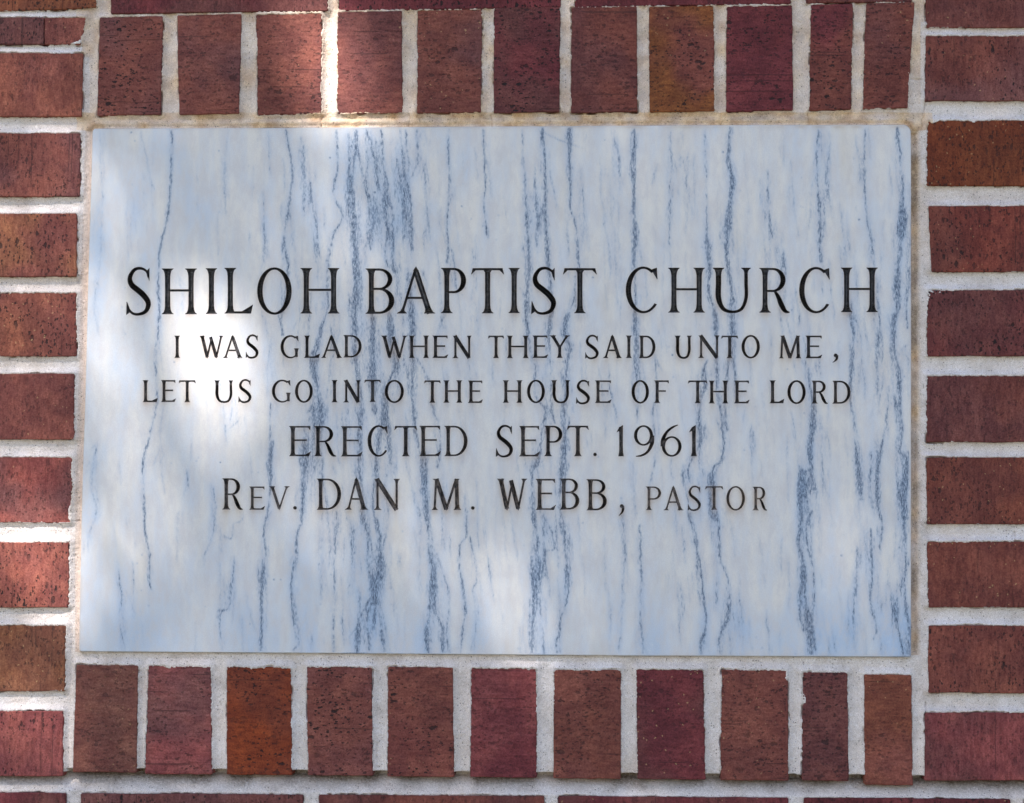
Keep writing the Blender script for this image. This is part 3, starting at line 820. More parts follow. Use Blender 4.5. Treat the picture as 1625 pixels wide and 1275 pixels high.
# ------------------------------------------------------------------ veins of the marble (raster in px space, 1 px cells)
RX0, RY0, RW, RH = 110, 185, 1360, 880
imp = np.zeros((RH, RW)); blot = np.zeros((RH, RW)); cl = np.zeros((RH, RW))
VE = []


def tile(ox, oy, s, *vs):
    for v in vs:
        st_, wd = v[0], v[1]
        VE.append((st_, wd, [(ox + x / s, oy + y / s) for x, y in v[2:]]))


tile(120, 190, 3.611,
     (.8, 2, (550, 55), (550, 200), (545, 400), (540, 500), (515, 620), (490, 720), (480, 830), (478, 980), (475, 1080), (480, 1180), (470, 1300), (455, 1350), (470, 1560), (465, 1640), (425, 1830), (390, 1920), (395, 2100), (398, 2300), (420, 2480), (425, 2640), (440, 2700)),
     (.3, 3, (510, 1540), (500, 1680), (480, 1800)), (.35, 1, (370, 60), (400, 200), (430, 340), (460, 410)), (.3, 6, (135, 60), (140, 200), (160, 400), (150, 600), (140, 800), (120, 1000)),
     (.18, 7, (385, 300), (385, 400), (390, 620)), (.3, 4, (870, 100), (860, 350), (865, 560)), (.4, 2, (1000, 640), (1000, 720)), (.35, 3, (1110, 60), (1120, 330)),
     (.35, 3, (1080, 400), (1085, 680), (1070, 850)), (.85, 2, (1210, 60), (1240, 280), (1235, 400), (1225, 500), (1200, 650), (1210, 850), (1200, 1050), (1180, 1150), (1190, 1240)),
     (.35, 5, (1290, 100), (1310, 300), (1345, 420), (1380, 600), (1380, 800)), (.6, 1, (1350, 360), (1355, 480)),
     (.75, 3, (1495, 60), (1500, 300), (1480, 450), (1530, 560), (1480, 660), (1460, 780), (1440, 930), (1440, 1080), (1400, 1200), (1380, 1300), (1350, 1380), (1370, 1500)),
     (.7, 5, (1610, 60), (1590, 300), (1560, 500), (1590, 650), (1600, 800), (1600, 1050), (1605, 1240), (1610, 1400)), (.35, 4, (1280, 850), (1290, 1100), (1280, 1240), (1300, 1400)),
     (.5, 6, (1560, 80), (1570, 300), (1590, 480), (1600, 700)))
tile(560, 190, 3.611,
     (.6, 3, (20, 60), (50, 250), (90, 500), (100, 750)), (.85, 3, (165, 60), (180, 250), (205, 450), (235, 560), (235, 700), (230, 850), (245, 880)),
     (.8, 3, (80, 60), (140, 320), (180, 500), (195, 650), (180, 760), (210, 850)), (.75, 2, (310, 60), (320, 350), (335, 550), (340, 750)), (.6, 7, (370, 60), (370, 200), (340, 330)),
     (.4, 5, (250, 100), (260, 300), (300, 500), (290, 700)), (.5, 3, (405, 250), (430, 500), (445, 700)), (.35, 3, (380, 850), (430, 960)), (.65, 2, (550, 60), (555, 350), (540, 560), (545, 830)),
     (.7, 2, (750, 60), (755, 350), (750, 500), (770, 680)), (.25, 4, (710, 650), (705, 850), (700, 1000)), (.7, 3, (970, 60), (985, 350), (990, 520), (1000, 700), (1005, 900), (990, 1050), (1000, 1240)),
     (.9, 2.5, (1085, 50), (1100, 200), (1105, 420), (1110, 600), (1120, 830), (1135, 950), (1140, 1100), (1120, 1240)), (.45, 2, (1100, 470), (1060, 580), (1050, 750)),
     (.9, 1.5, (1240, 55), (1240, 130), (1240, 300), (1250, 480), (1285, 680), (1295, 850)), (.6, 4, (1240, 60), (1240, 120)), (.5, 4, (1240, 250), (1240, 330)),
     (.65, 4, (1290, 850), (1270, 1000), (1240, 1100), (1210, 1240)), (.3, 2, (1060, 60), (1180, 120), (1330, 170)), (.55, 1, (1490, 60), (1525, 230)), (.3, 4, (1500, 230), (1530, 320)),
     (.25, 5, (1510, 450), (1530, 800), (1535, 1240)), (.75, 2, (1615, 60), (1600, 250), (1605, 450), (1610, 650), (1605, 850)), (.8, 4, (330, 880), (340, 1000), (330, 1100), (350, 1240)),
     (.7, 2, (110, 1120), (110, 1240)), (.55, 4, (215, 1130), (225, 1240)), (.5, 3, (130, 1000), (150, 1060)), (.6, 3, (10, 400), (5, 600), (20, 900), (10, 1150)), (.35, 2, (540, 1100), (500, 1200)), (.25, 3, (700, 1050), (720, 1240)),
     (.4, 4, (130, 100), (140, 300)), (.5, 3, (120, 560), (90, 700)), (.4, 3, (285, 150), (300, 420), (300, 640)))
tile(1000, 190, 3.611,
     (.65, 3, (25, 60), (20, 300), (20, 500), (35, 640), (20, 760), (25, 850), (30, 1000), (35, 1240)), (.55, 3, (230, 60), (235, 300), (225, 500), (225, 620)), (.5, 3, (300, 200), (305, 280)), (.45, 2, (270, 400), (280, 440)),
     (.5, 2, (425, 60), (440, 300), (440, 600), (440, 750)), (.9, 3, (440, 700), (455, 850), (455, 980), (480, 1100), (485, 1240)),
     (1., 3, (570, 45), (570, 200), (585, 350), (570, 520), (555, 650), (550, 800), (570, 920), (590, 1040), (575, 1080), (580, 1240)), (.6, 6, (575, 260), (590, 400)), (.6, 6, (560, 580), (555, 690)),
     (.6, 2, (780, 290), (785, 450), (805, 600), (815, 680)), (.3, 3, (885, 60), (880, 280)), (.25, 3, (910, 380), (915, 550)), (.9, 2.5, (1080, 60), (1070, 200), (1070, 400), (1080, 600), (1090, 820)),
     (.5, 3, (1130, 60), (1140, 190), (1110, 400), (1115, 550), (1105, 700)), (.75, 2, (1345, 60), (1345, 280), (1350, 450), (1360, 600), (1385, 720), (1395, 850)),
     (1., 3, (1530, 45), (1545, 180), (1540, 260), (1560, 380), (1560, 520), (1550, 600), (1545, 760), (1530, 840), (1525, 960), (1530, 1080), (1510, 1180)), (.9, 5, (1560, 490), (1550, 600), (1545, 660)),
     (.8, 2, (1575, 520), (1575, 600), (1560, 680)), (.8, 3, (1600, 850), (1590, 960), (1580, 1080), (1585, 1200)), (.55, 4, (1410, 900), (1410, 1050), (1430, 1180)), (.5, 3, (1430, 1110), (1480, 1140)),
     (.35, 4, (1250, 620), (1260, 800)), (.45, 2, (960, 1050), (970, 1130), (960, 1200)), (.6, 3, (1270, 1040), (1265, 1200)), (.25, 4, (880, 750), (870, 850)), (.4, 2, (130, 380), (160, 250)))
tile(1000, 480, 3.611,
     (.45, 3, (30, 60), (25, 300), (45, 500), (40, 700)), (.8, 3, (475, 50), (490, 170), (500, 350), (500, 520), (520, 650), (532, 760), (522, 900), (480, 950), (465, 1050), (470, 1180), (500, 1250)),
     (.65, 4, (585, 50), (580, 200), (570, 350), (560, 420), (545, 560), (550, 740)), (.85, 4, (440, 330), (410, 430), (430, 480), (400, 560), (390, 680), (400, 800), (370, 880), (340, 940), (345, 1040)),
     (.6, 8, (430, 390), (430, 500)), (.6, 8, (400, 690), (410, 800)), (.55, 2, (145, 300), (155, 500), (135, 650), (150, 850), (130, 980), (115, 1040)),
     (.95, 3, (1000, 330), (1020, 450), (1040, 560), (1045, 700), (1030, 860), (1040, 950), (1000, 980), (975, 1080), (980, 1250)), (.9, 6, (1050, 590), (1048, 720)), (.6, 4, (1035, 760), (1030, 900)),
     (.65, 3, (1040, 950), (1010, 1050), (990, 1100)), (.6, 3, (1050, 990), (1030, 1100)), (.8, 3, (1265, 60), (1280, 240), (1270, 400), (1265, 560), (1285, 700), (1295, 900), (1305, 1020), (1330, 1100)),
     (.4, 5, (1420, 60), (1430, 150), (1450, 400), (1420, 560), (1410, 650)), (.6, 2, (1480, 480), (1470, 640), (1450, 780), (1420, 950), (1410, 1050), (1430, 1250)),
     (.65, 3, (1385, 850), (1375, 950), (1370, 1040), (1380, 1180)), (.9, 3, (1510, 60), (1515, 250), (1535, 400), (1550, 560), (1555, 700), (1550, 850), (1585, 900), (1580, 1050), (1550, 1120), (1575, 1250)),
     (.5, 3, (1590, 240), (1560, 270), (1600, 350)), (.6, 3, (300, 960), (310, 1040), (325, 1100), (340, 1250)), (.35, 3, (1060, 330), (1075, 450)), (.35, 2, (140, 300), (190, 400)), (.25, 3, (660, 600), (655, 700)))
tile(1000, 700, 3.611,
     (.9, 2, (330, 400), (370, 560), (405, 720), (415, 900), (430, 1020), (415, 1120), (410, 1225)), (.75, 2.5, (460, 180), (460, 250), (450, 430), (500, 430), (510, 520), (520, 680), (555, 780), (575, 900), (565, 990), (540, 1050), (515, 1130), (515, 1220)),
     (.7, 7, (470, 200), (480, 270)), (.7, 6, (495, 390), (505, 500)), (.45, 2, (300, 480), (310, 600), (315, 710)), (.6, 3, (50, 480), (60, 700), (60, 900), (60, 1050), (75, 1220)),
     (.4, 4, (490, 850), (500, 980)), (.9, 2.5, (980, 140), (975, 300), (970, 450), (970, 560), (985, 680), (990, 800), (970, 880), (975, 1000), (1000, 1090)),
     (.75, 2, (1040, 400), (1010, 480), (1015, 600), (1045, 730), (1060, 900), (1055, 1050), (1070, 1220)), (1., 3, (990, 700), (1000, 850), (1015, 1000), (1030, 1100), (1030, 1225)), (.8, 2, (1030, 980), (1045, 1100), (1045, 1225)),
     (.65, 3, (1290, 60), (1300, 200), (1320, 340)), (.5, 3, (1300, 600), (1295, 800), (1280, 920), (1275, 1050), (1295, 1220)), (.85, 2, (1375, 500), (1385, 650), (1385, 800), (1380, 900), (1400, 1020), (1410, 1090), (1395, 1140)),
     (.65, 2, (1430, 60), (1410, 200), (1420, 350), (1440, 500), (1435, 650)), (.5, 5, (1440, 900), (1440, 1000)),
     (1., 4, (1590, 60), (1580, 250), (1565, 450), (1575, 650), (1575, 800), (1580, 900), (1590, 1050), (1600, 1150), (1590, 1225)), (.8, 2, (1530, 900), (1520, 980), (1540, 1120), (1560, 1220)),
     (.55, 2, (1160, 1090), (1180, 1220)), (.3, 3, (770, 1000), (790, 1100)), (.25, 4, (215, 750), (215, 880)), (.25, 4, (610, 900), (630, 1150)), (.6, 3, (1570, 200), (1570, 420)))
tile(560, 700, 3.611,
     (.85, 2.5, (1050, 60), (1060, 100), (1030, 180), (1020, 280), (1030, 420), (1055, 550), (1050, 700), (1045, 800), (1040, 930), (1030, 1060), (1020, 1220)), (.65, 8, (1065, 640), (1065, 790)),
     (.65, 2, (1090, 430), (1140, 540), (1150, 620), (1100, 640), (1085, 780)), (.95, 3.5, (1220, 0), (1210, 130), (1190, 250), (1190, 400), (1205, 480), (1205, 560), (1220, 700), (1230, 860), (1210, 970), (1190, 1060), (1185, 1110), (1165, 1150), (1175, 1215)),
     (.7, 7, (1210, 20), (1195, 160), (1190, 300)), (.6, 5, (1190, 470), (1200, 540)), (.55, 2, (1070, 900), (1085, 1050), (1085, 1220)), (.4, 2, (1010, 900), (1010, 1200)), (.35, 2, (1105, 900), (1110, 1100)),
     (.85, 4, (410, 60), (415, 250), (430, 420), (440, 600), (450, 800), (440, 950), (430, 1050), (420, 1120), (430, 1220)), (.75, 2, (450, 600), (460, 850), (470, 980), (500, 1060), (515, 1210)),
     (.5, 3, (480, 640), (520, 780), (550, 950), (540, 1100), (540, 1215)), (.8, 2, (660, 400), (655, 540), (620, 600), (615, 750), (630, 850), (650, 960), (630, 1100), (610, 1210)), (.6, 2, (680, 550), (705, 700), (710, 800), (690, 850), (700, 950), (690, 1200)),
     (.45, 3, (640, 290), (655, 500)), (.7, 4, (50, 400), (85, 550), (90, 700), (110, 800), (120, 900), (90, 1000), (95, 1200)), (.8, 4, (135, 440), (160, 600), (160, 750), (140, 900), (130, 1050)), (.6, 9, (150, 660), (135, 860)),
     (.9, 2, (100, 900), (40, 1000), (25, 1100), (25, 1215)), (1., 5, (30, 1060), (25, 1130), (25, 1215)), (.5, 3, (170, 1000), (165, 1200)), (.4, 3, (1545, 400), (1560, 600), (1545, 800), (1540, 950), (1530, 1220)), (.4, 3, (500, 60), (490, 180)), (.25, 5, (770, 650), (790, 800)),
     (.45, 5, (1060, 300), (1080, 430), (1090, 560)))
tile(560, 480, 3.611,
     (.75, 2.5, (110, 60), (125, 300), (120, 400)), (.75, 3, (210, 60), (215, 200), (240, 330), (225, 400), (185, 560), (180, 690)), (.8, 3.5, (340, 0), (350, 130), (330, 250), (350, 380), (335, 500), (345, 620), (370, 760), (400, 900), (400, 1000), (430, 1250)),
     (.65, 2, (370, 320), (430, 430), (460, 500), (450, 580), (490, 700), (500, 850), (490, 950)), (.7, 3.5, (1000, 0), (995, 150), (1030, 330), (1050, 400), (1040, 540), (1100, 620), (1080, 750), (1070, 900), (1040, 960)),
     (.6, 3, (1130, 60), (1120, 180), (1140, 400), (1140, 600), (1160, 700)), (.85, 4, (1240, 60), (1215, 180), (1240, 260), (1220, 400), (1220, 480), (1210, 600), (1215, 720), (1220, 850)), (.6, 5, (1215, 160), (1235, 280)),
     (.5, 1.5, (1465, 350), (1470, 480), (1500, 620), (1510, 700)), (.25, 2, (520, 350), (540, 600)), (.25, 2, (640, 380), (650, 550)), (.6, 4, (60, 600), (30, 750), (40, 950), (60, 1100), (70, 1250)), (.7, 3, (170, 700), (140, 850), (130, 1000), (110, 1100), (130, 1250)),
     (.45, 3, (1610, 900), (1610, 1250)), (.4, 6, (330, 60), (350, 160)))
tile(120, 700, 3.611,
     (.4, 6, (130, 0), (100, 150), (90, 280), (120, 400), (80, 530), (65, 650)), (.35, 4, (410, 740), (420, 830)), (.3, 5, (490, 20), (440, 150)), (.3, 2, (640, 160), (660, 290)), (.2, 2, (640, 160), (620, 350)),
     (.5, 3, (790, 240), (800, 400), (780, 550), (740, 650), (700, 730)), (.4, 3, (830, 530), (900, 560), (905, 480), (950, 460), (960, 400)), (.5, 4, (910, 650), (900, 800), (880, 950), (830, 1000), (840, 1200)),
     (.75, 3, (1130, 0), (1115, 100), (1125, 220), (1100, 400), (1080, 500), (1085, 650), (1070, 800), (1070, 1000), (1060, 1210)), (.7, 3, (1300, 0), (1310, 250), (1300, 450), (1270, 560), (1250, 700), (1240, 850), (1250, 980), (1260, 1080), (1280, 1160), (1245, 1200)),
     (.6, 2, (1490, 400), (1490, 800), (1480, 1000), (1475, 1210)), (.5, 3, (1560, 420), (1585, 520), (1580, 750), (1565, 900)), (.5, 5, (250, 700), (260, 900), (260, 1050), (290, 1200)), (.3, 1, (290, 440), (300, 510)),
     (.3, 3, (950, 900), (945, 1080)), (.3, 3, (970, 860), (1020, 1050), (1040, 1100)), (.3, 2, (1350, 1100), (1350, 1200)), (.6, 5, (1070, 680), (1065, 850)))
tile(180, 400, 3.869,
     (.75, 3, (1280, 430), (1260, 560), (1235, 680), (1245, 800), (1265, 950), (1275, 1100)), (.7, 3, (1595, 400), (1600, 640), (1590, 800), (1610, 1000)), (.35, 4, (1040, 600), (1045, 720)), (.25, 4, (930, 400), (950, 600), (940, 900)),
     (.5, 3, (1480, 400), (1490, 600), (1500, 900)), (.35, 5, (1230, 930), (1240, 1100)), (.3, 7, (800, 1000), (700, 1100)), (.45, 4, (1340, 450), (1330, 700), (1310, 900)))
tile(340, 640, 3.533, (.6, 3, (590, 0), (600, 130), (590, 200)), (.35, 4, (510, 60), (590, 0)), (.4, 4, (640, 0), (640, 110)), (.6, 2.5, (320, 0), (320, 200), (320, 420)), (.5, 4, (500, 200), (500, 420), (490, 700)),
     (.5, 3, (950, 0), (950, 100), (920, 280), (880, 420)), (.5, 4, (820, 200), (815, 350), (830, 450)), (.25, 3, (665, 330), (680, 420)))

vr = np.random.default_rng(5)
NVE = len(VE)
# faint unnamed streaks everywhere, denser where the photograph's stone is greyer
for _ in range(1500):
    x = vr.uniform(140, 1440); y = vr.uniform(200, 1010); ln = vr.uniform(20, 130)
    if vr.random() < .6:
        b_ = VE[vr.integers(0, NVE)]; q_ = b_[2][vr.integers(0, len(b_[2]))]; x = q_[0] + vr.normal(0, 14); y = q_[1] + vr.normal(0, 40)
    dens = np.interp(x, [140, 440, 520, 700, 740, 860, 1000, 1100, 1445], [.25, .3, 1, 1, .35, .7, .4, .6, .9])
    if vr.random() > dens: continue
    sl = vr.normal(0.05, 0.05)
    VE.append((vr.uniform(.06, .34), vr.uniform(0.3, 4), [(x, y), (x + sl * ln * .5 + vr.normal(0, 1.5), y + ln * .5), (x + sl * ln, y + ln)]))


def splat(A, x, y, v):
    m = (x > RX0 + 1) & (x < RX0 + RW - 2) & (y > RY0 + 1) & (y < RY0 + RH - 2)
    x = x[m] - RX0; y = y[m] - RY0; v = v[m]
    i = np.floor(x).astype(int); j = np.floor(y).astype(int); fx = x - i; fy = y - j
    for dj, di, w in ((0, 0, (1 - fx) * (1 - fy)), (0, 1, fx * (1 - fy)), (1, 0, (1 - fx) * fy), (1, 1, fx * fy)):
        np.add.at(A, (j + dj, i + di), v * w)


for k, (s, wd, pts) in enumerate(VE):
    C = crom(pts, 40); seg = np.hypot(*np.diff(C, axis=0).T); L_ = np.concatenate([[0], np.cumsum(seg)])
    n = max(4, int(L_[-1] / 0.6)); t = np.linspace(0, L_[-1], n)
    x = np.interp(t, L_, C[:, 0]); y = np.interp(t, L_, C[:, 1])
    fade = np.clip(np.minimum(t, L_[-1] - t) / 12 + .25, 0, 1) if s < .6 else np.ones(n)
    nst = 3 + int(round(wd * 1.7))
    for q in range(nst):
        sd = 1000 + k * 17 + q
        wob = 1.3 * vnoise(t, t * 0, 5.0, sd) + 0.9 * vnoise(t, t * 0, 1.9, sd + 3)
        if q == 0:
            off = wob * .8 + 2.2 * vnoise(t, t * 0, 33.0, 4000 + k); on = np.clip(0.72 + 0.7 * vnoise(t, t * 0, 11, sd + 5) + .35 * vnoise(t, t * 0, 3, sd + 6), .08, 1.25)
            v = s * on * 1.9
        else:
            off = wob + 2.2 * vnoise(t, t * 0, 33.0, 4000 + k) + (wd * 2.3 + 1.5) * vnoise(t, t * 0, 38.0, sd + 7)
            on = np.clip(-0.05 + 1.1 * vnoise(t, t * 0, 14, sd + 9) + .5 * vnoise(t, t * 0, 3, sd + 11), 0, 1)
            v = s * on * .85
        splat(imp, x + off, y, v * fade * .6)
    splat(cl, x, y, np.full(n, s * .6) * fade * (0.6 + 0.15 * wd))


def gauss(A, sx, sy):
    fy = np.fft.fftfreq(A.shape[0])[:, None]; fx = np.fft.rfftfreq(A.shape[1])[None, :]
    return np.fft.irfft2(np.fft.rfft2(A) * np.exp(-2 * math.pi ** 2 * ((fx * sx) ** 2 + (fy * sy) ** 2)), s=A.shape)


vein = gauss(imp, 0.7, 1.0) * 1.22 + gauss(imp, 2.4, 4.5) * 0.2 + gauss(imp, 6, 15) * 1.35 + gauss(imp, 2.0, 9) * .25 * (0.8 + 0.9 * fbm(np.arange(RW)[None, :] + 0 * imp, np.arange(RH)[:, None] / 2.5 + 0 * imp, 6, 333, 3))
cloud = gauss(cl, 5, 14) * 3.0 + gauss(cl, 14, 40) * 2.6
gy, gx_ = np.mgrid[0:RH, 0:RW]; PX, PY = gx_ + RX0, gy + RY0
cloud = cloud + 0.60 * fbm(PX, PY / 3.2, 34, 201, 3) + 0.22 * fbm(PX, PY / 2.0, 120, 207, 2)
# stone stays bluer at the left, foot and top, creamier in the middle
warm = np.exp(-(((PX - 860) / 520) ** 2 + ((PY - 560) / 300) ** 2)) * .55 + np.exp(-(((PX - 270) / 60) ** 2 + ((PY - 860) / 110) ** 2)) * .35 + np.exp(-(((PX - 1215) / 60) ** 2 + ((PY - 830) / 120) ** 2)) * .4
cool = .34 * np.clip((PY - 860) / 160, 0, 1) + .25 * np.clip((330 - PX) / 180, 0, 1) + .02
cloud = np.clip(cloud + cool - warm, 0, 1)
# dark specks in the stone
sp = np.zeros((RH, RW))
for _ in range(150):
    splat(sp, np.array([vr.uniform(150, 1440)]), np.array([vr.uniform(210, 1030)]), np.array([vr.uniform(1.0, 4.5)]))
for x, y, v in ((209, 211, 9), (524, 251, 9), (277, 575, 7), (350, 734, 6), (1363, 349, 12), (435, 920, 7), (446, 920, 5), (1067, 564, 9), (595, 306, 9), (733, 328, 7), (1335, 882, 10), (941, 441, 8), (1147, 242, 8)):
    splat(sp, np.array([float(x)]), np.array([float(y)]), np.array([float(v)]))
vein = vein + gauss(sp, .9, .9) * 1.0
# letter mask for the stain round the cuts
lm = np.zeros((RH, RW))
for c, polys, w, cap in letters:
    for p in polys:
        q = np.array(p); x0, y0 = np.floor(q.min(0)).astype(int) - 1; x1, y1 = np.ceil(q.max(0)).astype(int) + 1
        if x1 - x0 > 400: continue
        sy, sx = np.mgrid[y0:y1 + 1, x0:x1 + 1]
        cen = q.mean(0); ang = np.arctan2(q[:, 1] - cen[1], q[:, 0] - cen[0]); q = q[np.argsort(ang)]
        ins = np.ones(sx.shape, bool)
        for i in range(len(q)):
            a, b = q[i], q[(i + 1) % len(q)]
            ins &= ((b[0] - a[0]) * (sy - a[1]) - (b[1] - a[1]) * (sx - a[0])) >= -0.35 * np.hypot(*(b - a))
        sub = lm[y0 - RY0:y1 + 1 - RY0, x0 - RX0:x1 + 1 - RX0]
        sub[:] = np.maximum(sub, ins * (0.55 + 0.6 * w))
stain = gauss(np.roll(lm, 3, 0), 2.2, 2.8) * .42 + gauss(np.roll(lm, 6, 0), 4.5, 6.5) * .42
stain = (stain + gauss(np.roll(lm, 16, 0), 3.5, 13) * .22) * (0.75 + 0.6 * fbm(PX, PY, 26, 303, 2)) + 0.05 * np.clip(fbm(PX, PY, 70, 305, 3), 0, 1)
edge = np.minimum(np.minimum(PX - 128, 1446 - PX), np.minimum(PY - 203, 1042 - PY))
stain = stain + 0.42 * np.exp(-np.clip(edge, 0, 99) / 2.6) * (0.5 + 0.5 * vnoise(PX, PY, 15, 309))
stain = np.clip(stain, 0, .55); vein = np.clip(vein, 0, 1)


def sample(A, x, y):
    u = np.clip(x - RX0, 0, RW - 2); v = np.clip(y - RY0, 0, RH - 2)
    i = u.astype(int); j = v.astype(int); fu = u - i; fv = v - j
    return (A[j, i] * (1 - fu) + A[j, i + 1] * fu) * (1 - fv) + (A[j + 1, i] * (1 - fu) + A[j + 1, i + 1] * fu) * fv


# ------------------------------------------------------------------ plaque: one face cut through by the letters
t0 = time.time()
STEP = 1.6
# outline inset a little, the rim is added after
cen = PO.mean(0)
nrm = np.roll(PO, -1, 0) - np.roll(PO, 1, 0); nrm = np.stack([-nrm[:, 1], nrm[:, 0]], 1); nrm /= np.linalg.norm(nrm, axis=1)[:, None]
sgn = np.sign(((PO - cen) * nrm).sum(1).mean()); nrm *= sgn
PI_ = PO - nrm * 1.1
GXp, GYp = np.meshgrid(np.arange(126, 1448, STEP), np.arange(198, 1045, STEP))
sd = np.full(GXp.shape, -50.0)
m = (GXp < 175) | (GXp > 1420) | (GYp < 225) | (GYp > 1015)
sd[m] = seg_dist(GXp[m], GYp[m], PI_)
ok = sd < -0.8
pts = np.stack([GXp[ok], GYp[ok]], 1)
pts = pts + vr.uniform(-.12, .12, pts.shape)
# finer points inside the letters so their cut has a valley
fx, fy = np.meshgrid(np.arange(195, 1400, 0.9), np.arange(420, 825, 0.9))
inl = sample((lm > 0).astype(float), fx.ravel(), fy.ravel()) > .8
pf = np.stack([fx.ravel()[inl], fy.ravel()[inl]], 1) + vr.uniform(-.08, .08, (inl.sum(), 2))
coarse_in = sample((lm > 0).astype(float), pts[:, 0], pts[:, 1]) > .8
pts = pts[~coarse_in]
vin = [PI_, pts, pf]; nb = sum(len(a) for a in vin)
faces = []; fl = []; extra = []
for li, (c, polys, w, cap) in enumerate(letters):
    for p in polys:
        q = np.array(p)
        tris = [(0, i, i + 1) for i in range(1, len(q) - 1)]
        b0 = nb; extra.append(q); nb += len(q)
        for a, b, d in tris:
            A_ = q[a]; B_ = q[b]; D_ = q[d]
            ar = (B_[0] - A_[0]) * (D_[1] - A_[1]) - (B_[1] - A_[1]) * (D_[0] - A_[0])
            if abs(ar) < 1e-4: continue
            faces.append([b0 + a, b0 + b, b0 + d] if ar > 0 else [b0 + a, b0 + d, b0 + b]); fl.append(li)
allv = np.concatenate(vin + extra)
npo = len(PI_)
edges = [(i, (i + 1) % npo) for i in range(npo)]
res = delaunay_2d_cdt([Vector(v) for v in allv.tolist()], edges, faces, 0, 1e-5)
OV = np.array([(v[0], v[1]) for v in res[0]]); OT = np.array(res[2], np.int64); of = res[5]
fid = np.array([fl[f[0]] if len(f) else -1 for f in of])
o2 = {}
for oi_, lst in enumerate(res[3]):
    for s_ in lst: o2[s_] = oi_
print('cdt', len(allv), len(OT), time.time() - t0)
cent = OV[OT].mean(1)
# drop triangles outside the plaque outline (hull notches)
nearb = (cent[:, 0] < 160) | (cent[:, 0] > 1425) | (cent[:, 1] < 215) | (cent[:, 1] > 1025)
outm = np.zeros(len(OT), bool)
outm[nearb] = seg_dist(cent[nearb, 0], cent[nearb, 1], PI_) > 0
T_ = OT[~outm]; fid = fid[~outm]
# orientation: seen from -Y
XW, ZW = to_wall(OV[:, 0], OV[:, 1])
ar = (XW[T_[:, 1]] - XW[T_[:, 0]]) * (ZW[T_[:, 2]] - ZW[T_[:, 0]]) - (ZW[T_[:, 1]] - ZW[T_[:, 0]]) * (XW[T_[:, 2]] - XW[T_[:, 0]])
flip = ar < 0
T_[flip] = T_[flip][:, ::-1]
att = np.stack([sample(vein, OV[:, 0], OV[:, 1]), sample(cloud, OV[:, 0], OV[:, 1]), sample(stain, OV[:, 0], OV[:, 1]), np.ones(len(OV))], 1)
YF = -1.5 * MM + 0.25 * MM * vnoise(OV[:, 0], OV[:, 1], 260, 401)
PXMM = 0.762 / 1300


def compact(tri):
    u, inv = np.unique(tri.ravel(), return_inverse=True)
    return u, inv.reshape(-1, 3)


plaque = empty('dedication_plaque', (0, 0, 0), 'white marble plaque with blue grey veins and carved black lettering set into the brick wall', 'plaque')
slab = T_[fid < 0]
u, F = compact(slab)
V = np.stack([XW[u], YF[u], ZW[u]], 1)
A = att[u]
pos = {int(x): i for i, x in enumerate(u)}
ringi = [pos[o2[i]] for i in range(npo)]
RXw, RZw = to_wall(PO[:, 0], PO[:, 1])
nV = len(V)
ringA = np.stack([sample(vein, PO[:, 0], PO[:, 1]), sample(cloud, PO[:, 0], PO[:, 1]), np.full(npo, .25), np.ones(npo)], 1)
V = np.concatenate([V, np.stack([RXw, np.full(npo, -0.75 * MM), RZw], 1), np.stack([RXw, np.full(npo, 28 * MM), RZw], 1)])
A = np.concatenate([A, ringA, ringA])
sidef = []
for i in range(npo):
    j = (i + 1) % npo
    sidef += [(ringi[i], ringi[j], nV + j, nV + i), (nV + i, nV + j, nV + npo + j, nV + npo + i)]
sf = np.array(sidef)
# make the rim face outward
a_, b_, c_ = V[sf[0][0]], V[sf[0][1]], V[sf[0][2]]
if np.dot(np.cross(b_ - a_, c_ - a_), np.array([-1.0, -0.3, 0])) < 0: sf = sf[:, ::-1]
mesh_np('marble_slab', V, [F, sf, np.array([list(range(nV + npo, nV + 2 * npo))])], MA, False, plaque, {'veining': A})

names = {'.': 'full_stop', ',': 'comma', '1': 'numeral', '9': 'numeral', '6': 'numeral'}
for li, (c, polys, w, cap) in enumerate(letters):
    tri = T_[fid == li]
    if not len(tri): continue
    # outline edges = edges used once
    e = np.concatenate([tri[:, [0, 1]], tri[:, [1, 2]], tri[:, [2, 0]]]); es = np.sort(e, 1)
    key = es[:, 0] * (len(OV) + 1) + es[:, 1]
    uk, first, cnt = np.unique(key, return_index=True, return_counts=True)
    be = es[first[cnt == 1]]
    u, F = compact(tri)
    P = OV[u]; a = OV[be[:, 0]]; b = OV[be[:, 1]]
    ex = b - a; L2 = (ex ** 2).sum(1) + 1e-12
    dx = P[:, None, :] - a[None]; t = np.clip((dx * ex[None]).sum(2) / L2[None], 0, 1)
    d = np.sqrt((((dx - t[..., None] * ex[None]) ** 2).sum(2)).min(1))
    onb = np.isin(u, np.unique(be)); d[onb] = 0
    dep = np.minimum(d * PXMM * 1.25, 2.4 * MM)
    V = np.stack([XW[u], YF[u] + dep, ZW[u]], 1)
    hw = cap * .055
    dc = np.stack([np.clip(d / hw, 0, 1) ** 2, np.clip(1 - d / 1.1, 0, 1), 0 * d, 0 * d + 1], 1)
    ob = mesh_np(names.get(c, 'letter'), V, F, ML, False, plaque, {'veining': att[u], 'depth': dc})
    ob['wear'] = float(w * np.random.default_rng(li).uniform(.6, 1.35))
print('plaque time', time.time() - t0)

